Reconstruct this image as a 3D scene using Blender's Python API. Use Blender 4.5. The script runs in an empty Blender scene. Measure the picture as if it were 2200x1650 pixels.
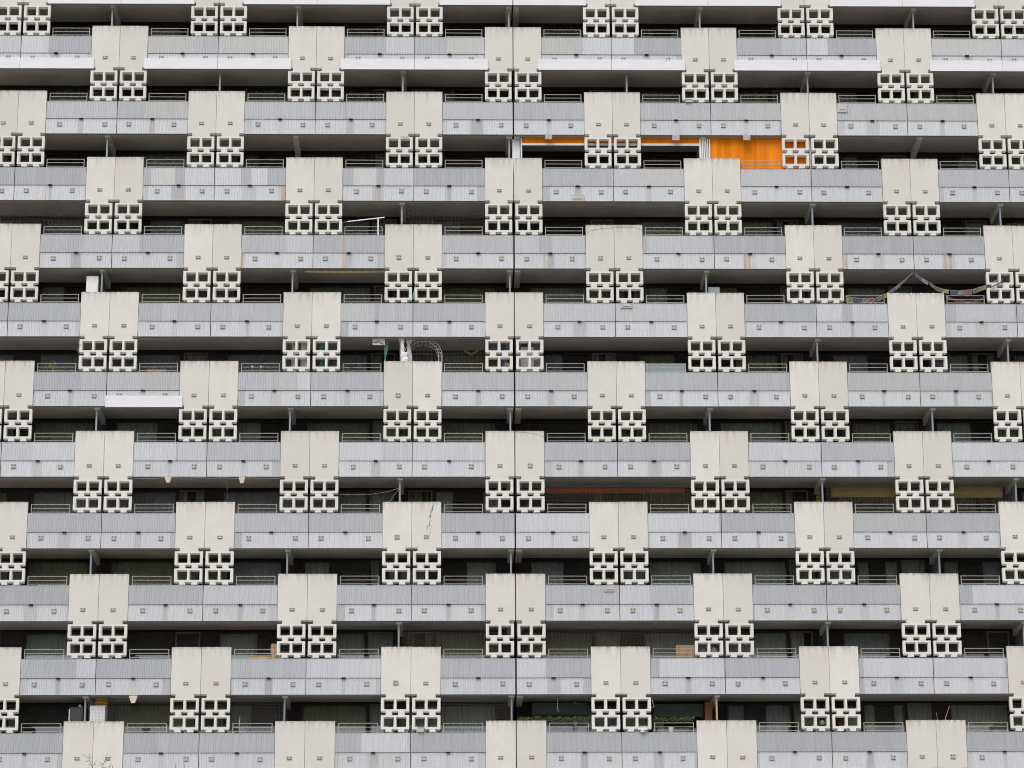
import bpy, bmesh, math, random
from mathutils import Vector, Matrix
random.seed(7)
sc = bpy.context.scene
COL = sc.collection

# ------------------------------------------------------------------ camera
GZ = 41.544                       # height of the top visible row of concrete panels above the ground
CAM = Vector((-1.956064, -94.193406, 1.6))
RV = Vector((0.99981622, -0.01869564, -0.0042419)).normalized()
FV = Vector((0.01915609, 0.96561234, 0.25927948)).normalized()
UV = RV.cross(FV).normalized()
FPX = 5492.8                      # focal length in pixels of a 2200 px wide frame
cd = bpy.data.cameras.new('camera'); cam = bpy.data.objects.new('camera', cd); COL.objects.link(cam)
m = Matrix((RV, UV, -FV)).transposed().to_4x4(); m.translation = CAM
cam.matrix_world = m
cd.sensor_width = 36; cd.lens = FPX / 2200 * 36; cd.clip_start = .5; cd.clip_end = 3000
sc.camera = cam
# ------------------------------------------------------------------ sky, sun, exposure
SUN_EL, SUN_AZ = 52, 200          # azimuth clockwise from +Y (north); the facade faces south
w = bpy.data.worlds.new("World"); sc.world = w; w.use_nodes = True
nt = w.node_tree; bg = nt.nodes['Background']
sky = nt.nodes.new('ShaderNodeTexSky'); sky.sky_type = 'NISHITA'; sky.sun_disc = False
sky.sun_elevation = math.radians(SUN_EL); sky.sun_rotation = math.radians(SUN_AZ)
sky.air_density = 1.0; sky.dust_density = 5.0; sky.ozone_density = 1.0
hs = nt.nodes.new('ShaderNodeHueSaturation'); hs.inputs['Saturation'].default_value = .18   # cloud cover greys the sky
nt.links.new(sky.outputs[0], hs.inputs['Color']); nt.links.new(hs.outputs[0], bg.inputs[0])
bg.inputs[1].default_value = 0.12
sl = bpy.data.lights.new('sun', 'SUN'); sl.energy = 0.8; sl.angle = math.radians(30); sl.color = (1, .96, .9)
so = bpy.data.objects.new('sun', sl); COL.objects.link(so)
az, el = math.radians(SUN_AZ), math.radians(SUN_EL)
sd = Vector((math.sin(az) * math.cos(el), math.cos(az) * math.cos(el), math.sin(el)))
so.rotation_euler = sd.to_track_quat('Z', 'Y').to_euler()
sc.view_settings.view_transform = 'Standard'; sc.view_settings.look = 'None'
sc.view_settings.gamma = 1; sc.view_settings.use_curve_mapping = False
sc.view_settings.exposure = 0.19
sc.render.engine = 'CYCLES'
sc.cycles.pixel_filter_type = 'GAUSSIAN'; sc.cycles.filter_width = 1.15
sc.cycles.max_bounces = 8; sc.cycles.diffuse_bounces = 5; sc.cycles.transparent_max_bounces = 12

# ------------------------------------------------------------------ helpers
def at(x, y, d=0.):
    """point where the line of sight through photo pixel (x, y) meets the plane Y = d"""
    v = FV * FPX + RV * (x - 1100) - UV * (y - 825)
    t = (d - CAM.y) / v.y
    return CAM + v * t
P = 3.875945                      # half a bay
H = 2.75                          # storey
def rz(r): return GZ - r * H      # top edge of the concrete panels of row r
ROWS = list(range(-1, 12))
JX = .024                         # the right-hand block stands this far off the grid (the joint)
def gx(c, side): return c * P + (JX if side > 0 else 0.)

class MB:
    def __init__(s): s.v = []; s.f = []; s.m = []; s.c = None
    def quad(s, a, b, c, d, m=0):
        n = len(s.v); s.v += [tuple(a), tuple(b), tuple(c), tuple(d)]; s.f.append((n, n+1, n+2, n+3)); s.m.append(m)
    def face(s, pts, m=0):
        n = len(s.v); s.v += [tuple(p) for p in pts]; s.f.append(tuple(range(n, n+len(pts)))); s.m.append(m)
    def box(s, x0, x1, y0, y1, z0, z1, m=0):
        n = len(s.v)
        s.v += [(x0,y0,z0),(x1,y0,z0),(x1,y1,z0),(x0,y1,z0),(x0,y0,z1),(x1,y0,z1),(x1,y1,z1),(x0,y1,z1)]
        for q in ((0,3,2,1),(4,5,6,7),(0,1,5,4),(1,2,6,5),(2,3,7,6),(3,0,4,7)):
            s.f.append(tuple(n+i for i in q)); s.m.append(m)
    def obox(s, c, ax, ay, az, m=0):      # oriented box: centre and three half-axis vectors
        n = len(s.v); c = Vector(c)
        for k in range(8):
            p = c + ax*(1 if k & 1 else -1) + ay*(1 if k & 2 else -1) + az*(1 if k & 4 else -1)
            s.v.append(tuple(p))
        for q in ((0,2,3,1),(4,5,7,6),(0,1,5,4),(1,3,7,5),(3,2,6,7),(2,0,4,6)):
            s.f.append(tuple(n+i for i in q)); s.m.append(m)
    def tube(s, pts, r, n=6, m=0, r2=None):
        pts = [Vector(p) for p in pts]; k = len(pts); b = len(s.v); up = Vector((0,0,1))
        for i, p in enumerate(pts):
            t = (pts[min(i+1,k-1)] - pts[max(i-1,0)]).normalized()
            a = t.cross(up)
            if a.length < 1e-3: a = t.cross(Vector((0,1,0)))
            a.normalize(); c = t.cross(a)
            rr = r if r2 is None else r + (r2-r)*i/(k-1)
            for j in range(n):
                q = 2*math.pi*j/n; s.v.append(tuple(p + (a*math.cos(q) + c*math.sin(q))*rr))
        for i in range(k-1):
            for j in range(n):
                s.f.append((b+i*n+j, b+i*n+(j+1)%n, b+(i+1)*n+(j+1)%n, b+(i+1)*n+j)); s.m.append(m)
        s.f.append(tuple(b+j for j in range(n))[::-1]); s.m.append(m)
        s.f.append(tuple(b+(k-1)*n+j for j in range(n))); s.m.append(m)
    def lathe(s, prof, cx, cy, n=14, m=0):     # (radius, z) pairs
        b = len(s.v)
        for r, z in prof:
            for j in range(n):
                q = 2*math.pi*j/n; s.v.append((cx+r*math.cos(q), cy+r*math.sin(q), z))
        for i in range(len(prof)-1):
            for j in range(n):
                s.f.append((b+i*n+j, b+i*n+(j+1)%n, b+(i+1)*n+(j+1)%n, b+(i+1)*n+j)); s.m.append(m)
        s.f.append(tuple(b+j for j in range(n))[::-1]); s.m.append(m)
        s.f.append(tuple(b+(len(prof)-1)*n+j for j in range(n))); s.m.append(m)
    def mesh(s, name, mats, smooth=False, cols=None):
        me = bpy.data.meshes.new(name); me.from_pydata(s.v, [], s.f); me.update()
        for x in (mats if isinstance(mats, (list, tuple)) else [mats]): me.materials.append(x)
        me.polygons.foreach_set('material_index', s.m)
        if smooth: me.polygons.foreach_set('use_smooth', [True]*len(s.f))
        if cols:
            ca = me.color_attributes.new('wear_and_shade', 'FLOAT_COLOR', 'POINT')
            fl = []
            for q in cols: fl += q
            ca.data.foreach_set('color', fl)
        return me

def put(name, me, parent=None, loc=(0,0,0), rot=None):
    o = bpy.data.objects.new(name, me); COL.objects.link(o)
    o.location = loc
    if rot: o.rotation_euler = rot
    if parent: o.parent = parent
    return o
def thing(name, label, cat, loc=(0,0,0), group=None, me=None):
    o = bpy.data.objects.new(name, me); COL.objects.link(o); o.location = loc
    o['label'] = label; o['category'] = cat
    if group: o['group'] = group
    return o
def single(name, label, cat, mb, mats, origin, group=None, smooth=False):
    """a thing that is one mesh; mb is in world coordinates"""
    ox, oy, oz = origin
    mb.v = [(a-ox, b-oy, c-oz) for a, b, c in mb.v]
    return thing(name, label, cat, origin, group, mb.mesh(name, mats, smooth))
def part(name, mb, mats, root, smooth=False):
    """a part built in world coordinates, parented to root (root has no rotation)"""
    o = root; off = Vector((0,0,0))
    while o: off += o.location; o = o.parent
    mb.v = [(a-off.x, b-off.y, c-off.z) for a, b, c in mb.v]
    return put(name, mb.mesh(name, mats, smooth), root)

# ------------------------------------------------------------------ materials
def mat(name, col, rough=.7, metal=0., spec=.4, noise=None, bump=None):
    mt = bpy.data.materials.new(name); mt.use_nodes = True
    n = mt.node_tree; b = n.nodes['Principled BSDF']
    b.inputs['Base Color'].default_value = (*col, 1); b.inputs['Roughness'].default_value = rough
    b.inputs['Metallic'].default_value = metal; b.inputs['Specular IOR Level'].default_value = spec
    if noise:
        sca, amt = noise
        g = n.nodes.new('ShaderNodeNewGeometry'); mp = n.nodes.new('ShaderNodeMapping'); mp.inputs['Scale'].default_value = sca
        no = n.nodes.new('ShaderNodeTexNoise'); no.inputs['Scale'].default_value = 1; no.inputs['Detail'].default_value = 5
        n.links.new(g.outputs['Position'], mp.inputs[0]); n.links.new(mp.outputs[0], no.inputs[0])
        r = n.nodes.new('ShaderNodeValToRGB'); r.color_ramp.elements[0].position = .3; r.color_ramp.elements[1].position = .7
        r.color_ramp.elements[0].color = (*[c*(1-amt) for c in col], 1); r.color_ramp.elements[1].color = (*[min(1, c*(1+amt*.6)) for c in col], 1)
        n.links.new(no.outputs[0], r.inputs[0]); n.links.new(r.outputs[0], b.inputs['Base Color'])
    return mt

def nodes(mt): return mt.node_tree, mt.node_tree.nodes, mt.node_tree.links
def mathn(nt, op, a, b=None, clamp=False):
    q = nt.nodes.new('ShaderNodeMath'); q.operation = op; q.use_clamp = clamp
    for i, x in enumerate((a, b)):
        if x is None: continue
        if isinstance(x, (int, float)): q.inputs[i].default_value = x
        else: nt.links.new(x, q.inputs[i])
    return q.outputs[0]
def mixn(nt, f, a, b, mode='MIX'):
    q = nt.nodes.new('ShaderNodeMix'); q.data_type = 'RGBA'; q.blend_type = mode
    for s, x in ((0, f), (6, a), (7, b)):
        if isinstance(x, (int, float)): q.inputs[s].default_value = x
        elif isinstance(x, tuple): q.inputs[s].default_value = (*x, 1)
        else: nt.links.new(x, q.inputs[s])
    return q.outputs[2]
def noisen(nt, vec, scale, det=4, rough=.55):
    mp = nt.nodes.new('ShaderNodeMapping'); mp.inputs['Scale'].default_value = scale
    no = nt.nodes.new('ShaderNodeTexNoise'); no.inputs['Scale'].default_value = 1
    no.inputs['Detail'].default_value = det; no.inputs['Roughness'].default_value = rough
    nt.links.new(vec, mp.inputs[0]); nt.links.new(mp.outputs[0], no.inputs[0]); return no.outputs[0]
def rampn(nt, f, lo, hi):
    r = nt.nodes.new('ShaderNodeMapRange'); r.inputs[1].default_value = lo; r.inputs[2].default_value = hi
    nt.links.new(f, r.inputs[0]); return r.outputs[0]

def concrete_white():
    mt = bpy.data.materials.new('cream_concrete'); mt.use_nodes = True
    t, n, l = nodes(mt); b = n['Principled BSDF']
    geo = n.new('ShaderNodeNewGeometry').outputs['Position']
    tc = n.new('ShaderNodeTexCoord').outputs['Object']
    oi = n.new('ShaderNodeObjectInfo').outputs['Random']
    sep = n.new('ShaderNodeSeparateXYZ'); l.new(tc, sep.inputs[0]); z = sep.outputs[2]
    base = mixn(t, oi, CW_A, CW_B)
    mott = rampn(t, noisen(t, geo, (1.3, 1.3, 1.0), 6, .62), .35, .68)
    base = mixn(t, mathn(t, 'MULTIPLY', mott, .45), base, (.63, .585, .54))
    fine = rampn(t, noisen(t, geo, (9, 9, 7), 4), .35, .75)
    base = mixn(t, mathn(t, 'MULTIPLY', fine, .14), base, (.53, .51, .48))
    # runs of dirt from the top edge
    streak = rampn(t, noisen(t, geo, (7, 7, .8), 5), .42, .72)
    top = rampn(t, z, -.75, .0)
    top = mathn(t, 'POWER', top, 2.2)
    base = mixn(t, mathn(t, 'MULTIPLY', mathn(t, 'MULTIPLY', top, streak), .8), base, (.34, .31, .265))
    rim = rampn(t, z, -.10, -.01)
    rimn = rampn(t, noisen(t, geo, (11, 11, 5), 5), .38, .62)
    base = mixn(t, mathn(t, 'MULTIPLY', mathn(t, 'MULTIPLY', rim, rimn), .75), base, (.22, .20, .17))
    # the lattice below the panel is washed a little whiter
    low = mathn(t, 'LESS_THAN', z, -1.88)
    base = mixn(t, mathn(t, 'MULTIPLY', low, .45), base, (.77, .76, .74))
    # spots
    sp = rampn(t, noisen(t, geo, (3.1, 3.1, 3.1), 8, .75), .69, .76)
    base = mixn(t, mathn(t, 'MULTIPLY', sp, .5), base, (.30, .28, .25))
    l.new(base, b.inputs['Base Color']); b.inputs['Roughness'].default_value = .85; b.inputs['Specular IOR Level'].default_value = .2
    bp = n.new('ShaderNodeBump'); bp.inputs['Strength'].default_value = .12; bp.inputs['Distance'].default_value = .004
    l.new(noisen(t, geo, (40, 40, 40), 3), bp.inputs['Height']); l.new(bp.outputs[0], b.inputs['Normal'])
    return mt
CW_A, CW_B = (.745, .735, .71), (.645, .635, .61)

def cladding():
    """weathered corrugated aluminium; vertex colour 'wear': R washed-bright with painted groove shade, G rust, B grime and darker edges, A warm film"""
    mt = bpy.data.materials.new('corrugated_aluminium'); mt.use_nodes = True
    t, n, l = nodes(mt); b = n['Principled BSDF']
    geo = n.new('ShaderNodeNewGeometry').outputs['Position']
    vc = n.new('ShaderNodeVertexColor'); vc.layer_name = 'wear_and_shade'
    sp = n.new('ShaderNodeSeparateColor'); l.new(vc.outputs['Color'], sp.inputs[0])
    R, G, B = sp.outputs[0], sp.outputs[1], sp.outputs[2]; A = vc.outputs['Alpha']
    st = rampn(t, noisen(t, geo, (5, 1, .35), 4), .3, .7)
    st2 = rampn(t, noisen(t, geo, (30, 1, .25), 3), .3, .7)
    f = mathn(t, 'ADD', R, mathn(t, 'MULTIPLY', mathn(t, 'SUBTRACT', st, .5), .20))
    f = mathn(t, 'ADD', f, mathn(t, 'MULTIPLY', mathn(t, 'SUBTRACT', st2, .5), .03))
    f = mathn(t, 'MAXIMUM', mathn(t, 'MULTIPLY', mathn(t, 'ADD', f, .4), .69), 0)
    base = mixn(t, f, CL_DD, CL_B)
    base = mixn(t, mathn(t, 'MULTIPLY', A, .32), base, (.55, .53, .475))
    gr = mathn(t, 'MULTIPLY', B, rampn(t, noisen(t, geo, (14, 1, 1.2), 5), .25, .6))
    base = mixn(t, mathn(t, 'MULTIPLY', gr, .75), base, (.27, .26, .25))
    ru = mathn(t, 'MULTIPLY', G, rampn(t, noisen(t, geo, (20, 1, 1.5), 4), .2, .6))
    base = mixn(t, mathn(t, 'MULTIPLY', ru, .75), base, (.48, .31, .13))
    l.new(base, b.inputs['Base Color']); b.inputs['Roughness'].default_value = .55
    b.inputs['Metallic'].default_value = .15; b.inputs['Specular IOR Level'].default_value = .35
    return mt
CL_DD, CL_B = (.325, .34, .37), (.65, .668, .71)

def glass():
    mt = bpy.data.materials.new('window_glass'); mt.use_nodes = True
    t, n, l = nodes(mt); n.remove(n['Principled BSDF']); out = n['Material Output']
    g = n.new('ShaderNodeBsdfGlossy'); g.inputs['Roughness'].default_value = .01; g.inputs[0].default_value = (.85, .93, 1, 1)
    tr = n.new('ShaderNodeBsdfTransparent'); tr.inputs[0].default_value = (.84, .87, .85, 1)
    fr = n.new('ShaderNodeFresnel'); fr.inputs[0].default_value = 2.1
    mx = n.new('ShaderNodeMixShader')
    l.new(fr.outputs[0], mx.inputs[0]); l.new(tr.outputs[0], mx.inputs[1]); l.new(g.outputs[0], mx.inputs[2]); l.new(mx.outputs[0], out.inputs[0])
    return mt

M = {}
M['screen'] = concrete_white()
M['clad'] = cladding()
M['glass'] = glass()
M['slab'] = mat('grey_brown_concrete', (.47, .43, .395), .9, noise=((1.2, 1.2, 1.2), .14))
M['beam'] = mat('pale_beam_concrete', (.66, .625, .58), .9, noise=((1.2, 1.2, 1.2), .14))
M['core'] = mat('parapet_core', (.30, .285, .26), .9, noise=((2, 2, 2), .15))
M['coping'] = mat('coping_metal', (.55, .555, .56), .5, .3)
M['joint'] = mat('dark_joint', (.035, .03, .028), .9)
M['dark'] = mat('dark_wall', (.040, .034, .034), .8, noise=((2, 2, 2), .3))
M['black'] = mat('recess_shade_black', (.012, .010, .011), .9)
M['room'] = mat('room_wall', (.34, .32, .29), .9, noise=((.7, .7, .7), .4))
M['frame'] = mat('dark_frame', (.05, .045, .042), .6)
M['doorframe'] = mat('door_frame', (.20, .18, .16), .6)
M['rail'] = mat('cream_rail_paint', (.38, .355, .32), .5, noise=((3, 3, 3), .1))
M['plate'] = mat('anchor_plate', (.44, .42, .40), .6, noise=((9, 9, 9), .25))
M['bolt'] = mat('bolt', (.17, .15, .135), .6)
M['board'] = mat('white_board', (.76, .77, .82), .45, noise=((1.5, 1.5, 5), .05))
M['post'] = mat('galvanised_post', (.27, .30, .33), .45, .4)
M['divider'] = mat('divider_panel', (.13, .14, .15), .4)
M['curtain_a'] = mat('curtain_grey_green', (.66, .67, .62), .95)
M['curtain_b'] = mat('curtain_cool', (.58, .60, .60), .95)
M['curtain_c'] = mat('curtain_olive', (.50, .50, .38), .95)
M['white'] = mat('white_paint', (.78, .78, .80), .5, noise=((4, 4, 4), .05))
M['fabric_white'] = mat('white_fabric', (.74, .73, .72), .9)
M['cream'] = mat('cream_plastic', (.72, .63, .50), .6, noise=((20, 20, 20), .1))
M['hopper'] = mat('grey_hopper', (.50, .475, .46), .7, noise=((14, 14, 14), .2))
M['teal'] = mat('teal_fabric', (.17, .36, .33), .9)
M['net'] = mat('net_cord', (.10, .09, .08), .9)
M['wire'] = mat('wire', (.24, .22, .20), .8)
M['palewire'] = mat('pale_cord', (.40, .38, .34), .8)
M['card'] = mat('cardboard', (.42, .29, .16), .9, noise=((4, 4, 4), .12))
M['tape'] = mat('parcel_tape', (.25, .16, .09), .5)
M['charcoal'] = mat('charcoal_paint', (.045, .048, .058), .5)
M['yellow'] = mat('yellow_plastic', (.62, .33, .02), .5)
M['red'] = mat('red_plastic', (.55, .04, .06), .5)
M['blue'] = mat('blue_plastic', (.03, .24, .48), .5)
M['terracotta'] = mat('terracotta', (.42, .17, .07), .8, noise=((6, 6, 6), .2))
M['brick'] = mat('rust_blind', (.30, .12, .065), .9, noise=((9, 9, 2), .15))
M['wood'] = mat('pale_wood', (.58, .36, .15), .7, noise=((9, 9, 1), .2))
M['bark'] = mat('bark', (.16, .115, .085), .9, noise=((20, 20, 5), .3))
M['stone'] = mat('pale_paving', (.31, .30, .28), .95, noise=((.4, .4, .4), .2))
M['leaf'] = mat('leaf', (.09, .13, .045), .8, noise=((16, 16, 16), .45))
M['leafy'] = mat('leaf_yellow', (.30, .24, .03), .8, noise=((16, 16, 16), .35))
M['awn_yellow'] = mat('awning_mustard', (.21, .155, .04), .9, noise=((1, 1, 8), .2))
M['awn_rust'] = mat('awning_rust', (.235, .055, .010), .9, noise=((2, 2, 8), .2))
M['windscreen'] = mat('translucent_screen', (.34, .40, .44), .35)

M['clad_plain'] = mat('plain_grey_metal', (.46, .47, .49), .5, .2)
M['blind'] = mat('green_blind_cloth', (.075, .09, .075), .9, noise=((3, 3, 12), .2))
M['soot'] = mat('soot', (.20, .18, .165), .95)
for k_, c_ in (('yellow', (.21, .20, .08)), ('blue', (.065, .078, .15)), ('grey', (.17, .17, .19)), ('red', (.22, .10, .085)), ('green', (.09, .12, .10))): M['flag_'+k_] = mat('flag_cloth_'+k_, c_, .9)

def orange():
    mt = bpy.data.materials.new('orange_fabric'); mt.use_nodes = True
    t, n, l = nodes(mt); b = n['Principled BSDF']
    geo = n.new('ShaderNodeNewGeometry').outputs['Position']
    a = rampn(t, noisen(t, geo, (5, 1, .25), 4), .3, .7)
    base = mixn(t, a, (.72, .185, .005), (.88, .275, .012))
    l.new(base, b.inputs['Base Color']); b.inputs['Roughness'].default_value = .85; b.inputs['Specular IOR Level'].default_value = .15
    return mt
M['orange'] = orange()
def striped():
    mt = bpy.data.materials.new('yellow_stripe_fabric'); mt.use_nodes = True
    t, n, l = nodes(mt); b = n['Principled BSDF']
    g = n.new('ShaderNodeNewGeometry'); s = n.new('ShaderNodeSeparateXYZ'); l.new(g.outputs['Position'], s.inputs[0])
    k = mathn(t, 'GREATER_THAN', mathn(t, 'FRACT', mathn(t, 'MULTIPLY', s.outputs[0], 3.2)), .5)
    l.new(mixn(t, k, (.34, .25, .035), (.30, .29, .25)), b.inputs['Base Color']); b.inputs['Roughness'].default_value = .9
    return mt
M['stripe'] = striped()

# ------------------------------------------------------------------ meshes shared by the repeats
T = .150
def screen_mesh(side):
    """panel over two tiers of splayed openings; local origin = seam, top edge; side -1 left of the seam, +1 right"""
    xs = [0, .106, .186, .404, .484, .570, .646, .870, .948, 1.048, 1.0945]     # from the outer edge inwards
    zs = [0, -1.757, -1.892, -1.962, -2.326, -2.403, -2.539, -2.611, -2.973, -3.055, -3.157]
    nx, nz = len(xs)-1, len(zs)-1
    solid = [[False]*nz for _ in range(nx)]
    for i in range(nx):
        for j in range(nz):
            if j == 0: s = True
            elif i == nx-1: s = False
            elif j == 1: s = 2 <= i <= 6
            elif j in (2, 4, 6, 8): s = True
            elif j in (3, 7): s = i not in (1, 2, 3, 5, 6, 7)
            elif j in (5, 9): s = i in (2, 6)
            solid[i][j] = s
    # openings: x cells 1..3 and 5..7; feet: cells 2 and 6
    sp = .022; spz = .036
    def void(i, j):
        if i < 0 or i >= nx: return 0
        if j < 0 or j >= nz: return 0
        return 0 if solid[i][j] else 1
    mb = MB(); F = {}; Bk = {}
    def X(u): return side*(1.100-u) if side > 0 else -(1.100-u)
    for i in range(nx+1):
        for j in range(nz+1):
            F[i, j] = len(mb.v); mb.v.append((X(xs[i]), 0, zs[j]))
            l_ = void(i-1, j-1)+void(i-1, j); r_ = void(i, j-1)+void(i, j)
            u_ = void(i-1, j-1)+void(i, j-1); d_ = void(i-1, j)+void(i, j)
            dx = (1 if r_ > l_ else -1 if l_ > r_ else 0); dz = (1 if u_ > d_ else -1 if d_ > u_ else 0)
            k = 0 if i >= nx-1 else 1
            Bk[i, j] = len(mb.v); mb.v.append((X(xs[i] + dx*sp*k), T, zs[j] + dz*(spz if dz < 0 else .010)))
    def add(q):
        mb.f.append(tuple(q)); mb.m.append(0)
    for i in range(nx):
        for j in range(nz):
            if not solid[i][j]: continue
            q = [F[i, j], F[i+1, j], F[i+1, j+1], F[i, j+1]]; add(q)
            q = [Bk[i, j], Bk[i, j+1], Bk[i+1, j+1], Bk[i+1, j]]; add(q)
            def out(a, b): return a < 0 or b < 0 or a >= nx or b >= nz or not solid[a][b]
            if out(i-1, j): add([F[i, j], F[i, j+1], Bk[i, j+1], Bk[i, j]])
            if out(i+1, j): add([F[i+1, j+1], F[i+1, j], Bk[i+1, j], Bk[i+1, j+1]])
            if out(i, j-1): add([F[i+1, j], F[i, j], Bk[i, j], Bk[i+1, j]])
            if out(i, j+1): add([F[i, j+1], F[i+1, j+1], Bk[i+1, j+1], Bk[i, j+1]])
    me = mb.mesh('concrete_screen', M['screen'])
    bm = bmesh.new(); bm.from_mesh(me)
    bmesh.ops.delete(bm, geom=[v for v in bm.verts if not v.link_faces], context='VERTS')
    bmesh.ops.recalc_face_normals(bm, faces=bm.faces)
    ed = [e for e in bm.edges if e.is_manifold and e.calc_face_angle(0) > .5 and (abs(e.verts[0].co.y) < .01 and abs(e.verts[1].co.y) < .01)]
    bmesh.ops.bevel(bm, geom=ed, offset=.005, segments=1, affect='EDGES', clamp_overlap=True)
    bm.to_mesh(me); bm.free()
    return me
SCR = {-1: screen_mesh(-1), 1: screen_mesh(1)}

def spikes_mesh(side):
    mb = MB(); rr = random.Random(side)
    for z in (-2.326, -2.973):
        for u0, u1 in ((.125, .465), (.590, .930)):
            k = 0
            while u0+k*.036 < u1:
                x = side*(1.100-(u0+k*.036)) ; t_ = rr.uniform(-.012, .012); h = rr.uniform(.06, .10)
                mb.quad((x-.0022, .162, z+.004), (x+.0022, .162, z+.004), (x+.0022+t_, .166, z+h), (x-.0022+t_, .166, z+h)); k += 1
            a, b = side*(1.1-u0), side*(1.1-u1); mb.box(min(a, b), max(a, b), .158, .170, z-.006, z+.004)
    return mb.mesh('bird_spikes', M['palewire'])
SPK = {-1: spikes_mesh(-1), 1: spikes_mesh(1)}
def plate_mesh(w, h):
    mb = MB(); mb.box(-w/2, w/2, -.026, .0, -h/2, h/2, 0)
    for s in (-1, 1):
        mb.box(s*w*.30-.018, s*w*.30+.018, -.038, -.0262, h*.12, h*.12+.032, 1)
    mb.box(-w/2+.004, w/2-.004, -.024, .0, -h/2-.02, -h/2-.001, 1)  # dark strip painted in as the shadow under the plate
    return mb.mesh('anchor_plate', [M['plate'], M['bolt']])
PL_S, PL_B = plate_mesh(.185, .098), plate_mesh(.185, .150)
mb = MB(); mb.box(-.075, .075, -.035, .06, -.022, .022); DRAIN_SLOT = mb.mesh('drain_slot_dark', M['black'])  # near-black box stands in for the dark opening of the drain slot
def rail_mesh():
    mb = MB(); L = 1.467; t = .017
    mb.box(0, .026, -.018, .018, -.445, .0); mb.box(L-.026, L, -.018, .018, -.445, .0)
    mb.v = [(a, b, c) for a, b, c in mb.v]
    for z in (-.0, -.146, -.292): mb.box(.0265, L-.0265, -.012, .012, z-.021, z-.001)
    return mb.mesh('railing', M['rail'])
RAIL = rail_mesh()

# ------------------------------------------------------------------ tone of the corrugated bands (read along each row of the photograph)
UP = {
 0: [(-60,47,.6),(47,104,.85),(104,197,0),(319,415,.3,1),(415,468,.25),(470,600,.4,1),(600,625,.4,1),(740,830,.1),(830,890,.7),(890,960,.2),(960,1040,.5,1),(1162,1252,.25,1),(1252,1362,.9),(1362,1462,0),(1583,1680,.1),(1680,1730,.4),(1732,1778,.9),(1778,1880,0),(2000,2150,.62,1),(2150,2260,.7)],
 1: [(102,250,.35),(250,310,.15),(310,402,.2,1),(527,675,.35),(677,740,.3),(740,746,0),(746,828,.35),(952,1100,.35,.4),(1104,1252,.15),(1375,1520,.25,.4),(1525,1600,.3,.3),(1600,1676,.3,.7),(1798,1900,.3,.5),(1900,2100,.25,.6)],
 2: [(-60,185,0),(309,325,.1),(325,376,.85,1),(376,398,0),(398,460,.85),(462,518,.9),(518,540,.1),(540,575,.9),(575,613,.1),(738,760,.1),(760,808,.9,1),(808,825,0),(825,890,.7),(890,1042,0),(1165,1315,.15),(1315,1375,.55),(1375,1468,.5,1),(1590,1740,.5,.3),(1740,1892,.15),(2015,2165,.25),(2165,2260,.4)],
 3: [(90,180,.2),(180,240,.4),(240,300,.6),(300,395,.1),(520,615,.25),(615,672,.6),(672,825,.1),(950,1100,.3,.3),(1105,1158,.55),(1158,1185,.1),(1185,1256,.5,.3),(1380,1390,.1),(1390,1530,.5),(1533,1685,.05),(1810,2118,0)],
 4: [(-60,170,.08),(298,350,.15),(350,380,.4),(380,450,.2),(450,605,.3),(732,805,.45,.5),(805,815,0),(815,885,.35),(887,1042,.15),(1168,1240,.55,.4),(1240,1475,.55,.2),(1600,1750,.1),(1752,1810,.8),(1810,1832,.1),(1832,1906,.7),(2030,2055,.1),(2055,2180,.55),(2180,2260,.2)],
 5: [(75,175,.05),(175,226,.3),(230,300,.35),(300,385,.2,.8),(511,600,.3),(600,640,.35,.6),(640,667,.8),(667,825,.2),(950,1105,.25),(1105,1260,.3,.3),(1386,1690,.2),(1822,1990,.2,.8),(1990,2130,.2,.4)],
 6: [(-20,70,.6),(70,160,.8),(289,378,.85),(378,383,.1),(383,440,.65),(440,602,.3),(730,820,.85),(820,885,.6),(885,1040,.8),(1168,1325,.25),(1325,1482,.12),(1608,1762,.8),(1765,1920,.2),(2045,2130,.8),(2130,2260,.6)],
 7: [(62,215,.1),(215,375,.25),(505,660,.3),(660,820,.15),(950,1105,.1),(1108,1265,.85),(1393,1545,.85),(1550,1705,.1),(1832,1980,.2,.4),(1980,2148,.1)],
 8: [(-60,147,0),(278,435,.1),(437,596,.6),(725,885,.3),(885,1043,.2),(1172,1330,.25),(1332,1395,.75),(1395,1488,.3),(1618,1775,.15),(1777,1932,.12),(2062,2090,.1),(2090,2260,.8)],
 9: [(48,165,.1),(165,205,.7),(209,366,.08),(498,655,.25),(658,725,.75),(725,818,.85),(948,1100,.2),(1110,1173,.85),(1173,1268,.1),(1398,1418,.1),(1418,1555,.85),(1558,1715,.15),(1847,1855,.1),(1855,2005,.85),(2008,2160,.75)],
 10: [(-60,135,.05),(268,340,.05),(340,430,.2),(430,590,.15),(722,776,.15),(776,876,.9),(876,885,.5),(885,1043,.05),(1175,1335,.12),(1335,1497,.1),(1628,1946,0),(2078,2260,0)],
}
RUST = {3: [(519,525,.9,1),(736,743,.7,0),(1167,1171,.6,1),(1599,1603,1,1),(1607,1611,.9,1),(1815,1819,.6,1),(2028,2032,.8,1),(2038,2043,.9,1),(90,94,.2,1)],
        2: [(606,613,.9,1),(98,101,.6,1),(812,817,.6,1),(396,400,.5,1),(1396,1399,.5,1)],
        4: [(1530,1533,.4,0)], 1: [(322,325,.4,1)]}
SEG = {}
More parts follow.
